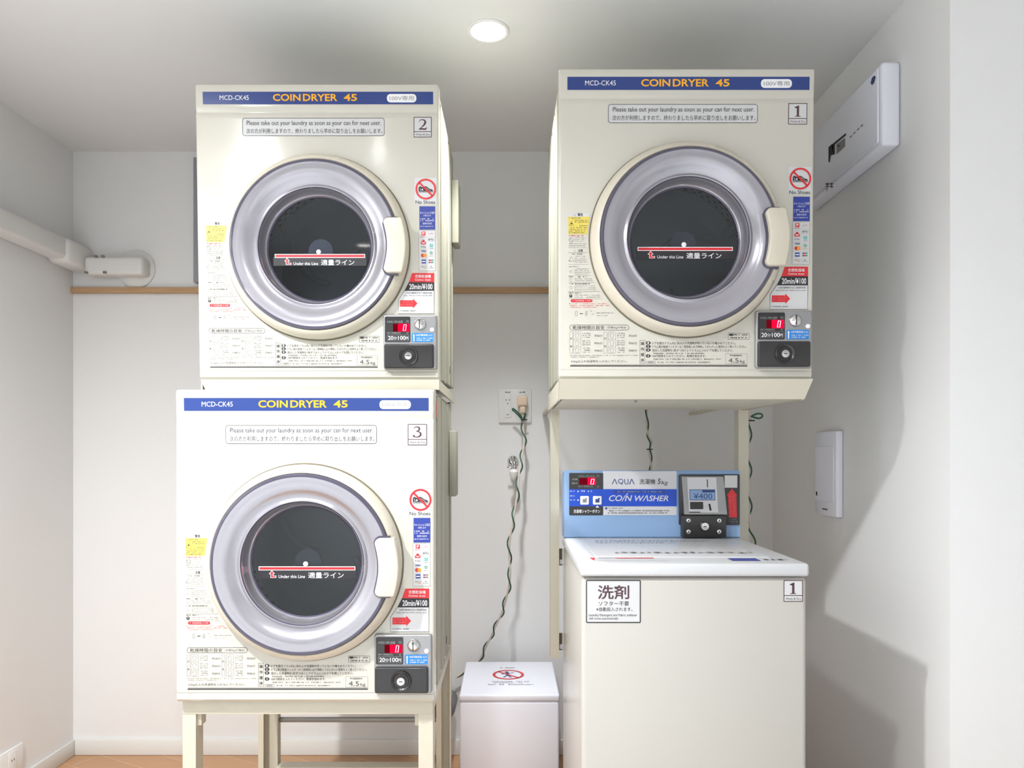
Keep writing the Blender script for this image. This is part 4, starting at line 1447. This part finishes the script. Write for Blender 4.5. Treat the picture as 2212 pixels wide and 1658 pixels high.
# ------------------------------------------------------------------ right wall fittings
bk = thing('breaker_box', 'white breaker box mounted high on the right wall', 'breaker box', (XR, 2.16, 1.94))
g = G().box(-0.050, -0.0005, -0.258, 0.26, 0.0, 0.217, M_PAPERW, 0.010, 3)
g.build('casing', bk)
g = G().box(-0.056, -0.0505, -0.245, 0.25, 0.012, 0.205, M_PAPERW, 0.005, 2)
g.build('cover', bk)
FX = -0.056
def bp(px, py):
    d = (XR + FX) * F / (px - VX)
    return d - 2.16, wz(py, d) - 1.94
class SidePrint(Print):
    def pt(self, px, py, layer):
        a, b = self.mp(px, py)
        return (FX - self.base - layer * 0.00025, a, b)
P = SidePrint(bp)
P.poly([(1790, 350), (1790, 318), (1796, 312), (1800, 312), (1800, 334), (1795, 336), (1793, 350)], M_BLACK, 1)
P.poly([(1797, 312), (1828, 287), (1828, 292), (1804, 312), (1804, 333), (1800, 334)], M_BLACK, 1)
P.poly([(1807, 312), (1826, 297), (1826, 316), (1807, 333)], M_PALE, 1)
P.disc(1812, 315, 2.2, M_BLACK, 2)
P.build('cover_sticker', bk)['label'] = 'black and grey sticker'
P = SidePrint(bp)
for k in range(4):
    x, y = 1836 + k * 8, 296 - k * 8
    P.poly([(x, y), (x + 4.5, y - 4.5), (x + 4.5, y - 2), (x, y + 2.4)], M_GREY, 1)
P.build('cover_print', bk)
P = SidePrint(bp)
P.lines(1784, 1806, 400, 10, M_GREY, 300)
P.lines(1784, 1803, 410, 8, M_PALE, 301)
P.build('rating_print', bk)
P = SidePrint(bp)
P.poly([(1881, 179), (1884, 168), (1889, 163), (1892, 166), (1889, 178), (1884, 184)], M_NAVY, 1)
P.build('badge', bk)['label'] = 'small blue oval badge'
wp = thing('wall_panel', 'white switch panel with a flap at hand height on the right wall', 'switch panel', (XR, 2.31, 0.955))
g = G().box(-0.022, -0.0005, -0.078, 0.078, 0.0, 0.262, M_PAPERW, 0.004, 2)
g.build('casing', wp)
g = G().box(-0.0255, -0.0225, -0.066, 0.066, 0.045, 0.215, M_PAPERW, 0.001, 1)
g.build('flap', wp)
g = G().box(-0.0235, -0.0225, -0.018, 0.018, 0.018, 0.022, M_GREY)
g.build('flap_catch', wp)
g = G().box(-0.027, -0.0256, 0.050, 0.056, 0.060, 0.072, M_DARK)
g.build('indicator', wp)

# ------------------------------------------------------------------ left wall fittings
dz0, dz1 = 1.850, 1.925
du = thing('pipe_duct', 'white pipe duct along the left wall ending at a round wall cap', 'duct', (XL, 2.2, dz0))
def db(*a):
    return (a[0] - XL, a[1] - XL, a[2] - 2.2, a[3] - 2.2, a[4] - dz0, a[5] - dz0)
G().box(*db(XL + 0.0005, XL + 0.072, 0.6, 2.70, dz0, dz1), M_DUCT, 0.014, 3).build('duct_run', du)
G().box(*db(XL + 0.0005, XL + 0.082, 2.66, YB - 0.0005, dz0 - 0.014, dz1 + 0.003), M_DUCT, 0.02, 3).build('elbow', du)
g = G().box(*db(XL + 0.080, XL + 0.30, YB - 0.072, YB - 0.0005, wz(592, 2.76), wz(553, 2.76)), M_DUCT, 0.014, 3)
g.build('duct_stub', du)
cxx_, czz_ = wx(292, 2.82), wz(580, 2.82)
g = G().lathe([(0.073, -0.0005), (0.073, -0.006), (0.066, -0.012), (0.040, -0.016), (0.0, -0.016)], (cxx_ - XL, YB - 2.2, czz_ - dz0), M_DUCT, 48)
g.build('wall_cap', du)
for px, py in ((186, 588), (226, 588), (207, 553), (222, 553)):
    a = pxp(px, py, 2.755)
    G().box(a[0] - 0.005 - XL, a[0] + 0.005 - XL, a[1] - 0.004 - 2.2, a[1] + 0.006 - 2.2, a[2] - 0.004 - dz0, a[2] + 0.004 - dz0, M_GREYIRON, 0.001).build('clip', du)
so = thing('wall_outlet', 'white outlet plate low on the left wall', 'outlet', (XL, 2.47, 0.105))
G().box(0.0005, 0.009, -0.06, 0.058, -0.06, 0.06, M_PLATE, 0.003, 2).build('cover_plate', so)
g = G().box(0.0092, 0.0112, -0.02, 0.02, -0.05, 0.05, M_PLATE, 0.001)
for dz in (0.022, -0.022):
    for dy in (-0.006, 0.006):
        g.box(0.0112, 0.0118, dy - 0.001, dy + 0.001, dz - 0.004, dz + 0.004, M_DARK)
g.build('socket', so)
# flexible exhaust hose behind the lower left dryer
hz = thing('exhaust_hose', 'grey ribbed exhaust hose behind the lower left stand post', 'hose', (wx(950, 2.45), 2.45, 0.0))
hp = [(-0.01, -0.10, 0.56), (-0.005, -0.05, 0.50), (0.0, 0.0, 0.42), (0.0, 0.03, 0.34), (0.0, 0.10, 0.27), (0.0, 0.20, 0.235), (0.0, 0.34, 0.225)]
g = G().tube(hp, 0.036, M_GREYIRON, 16, smooth=8)
g.build('hose', hz)
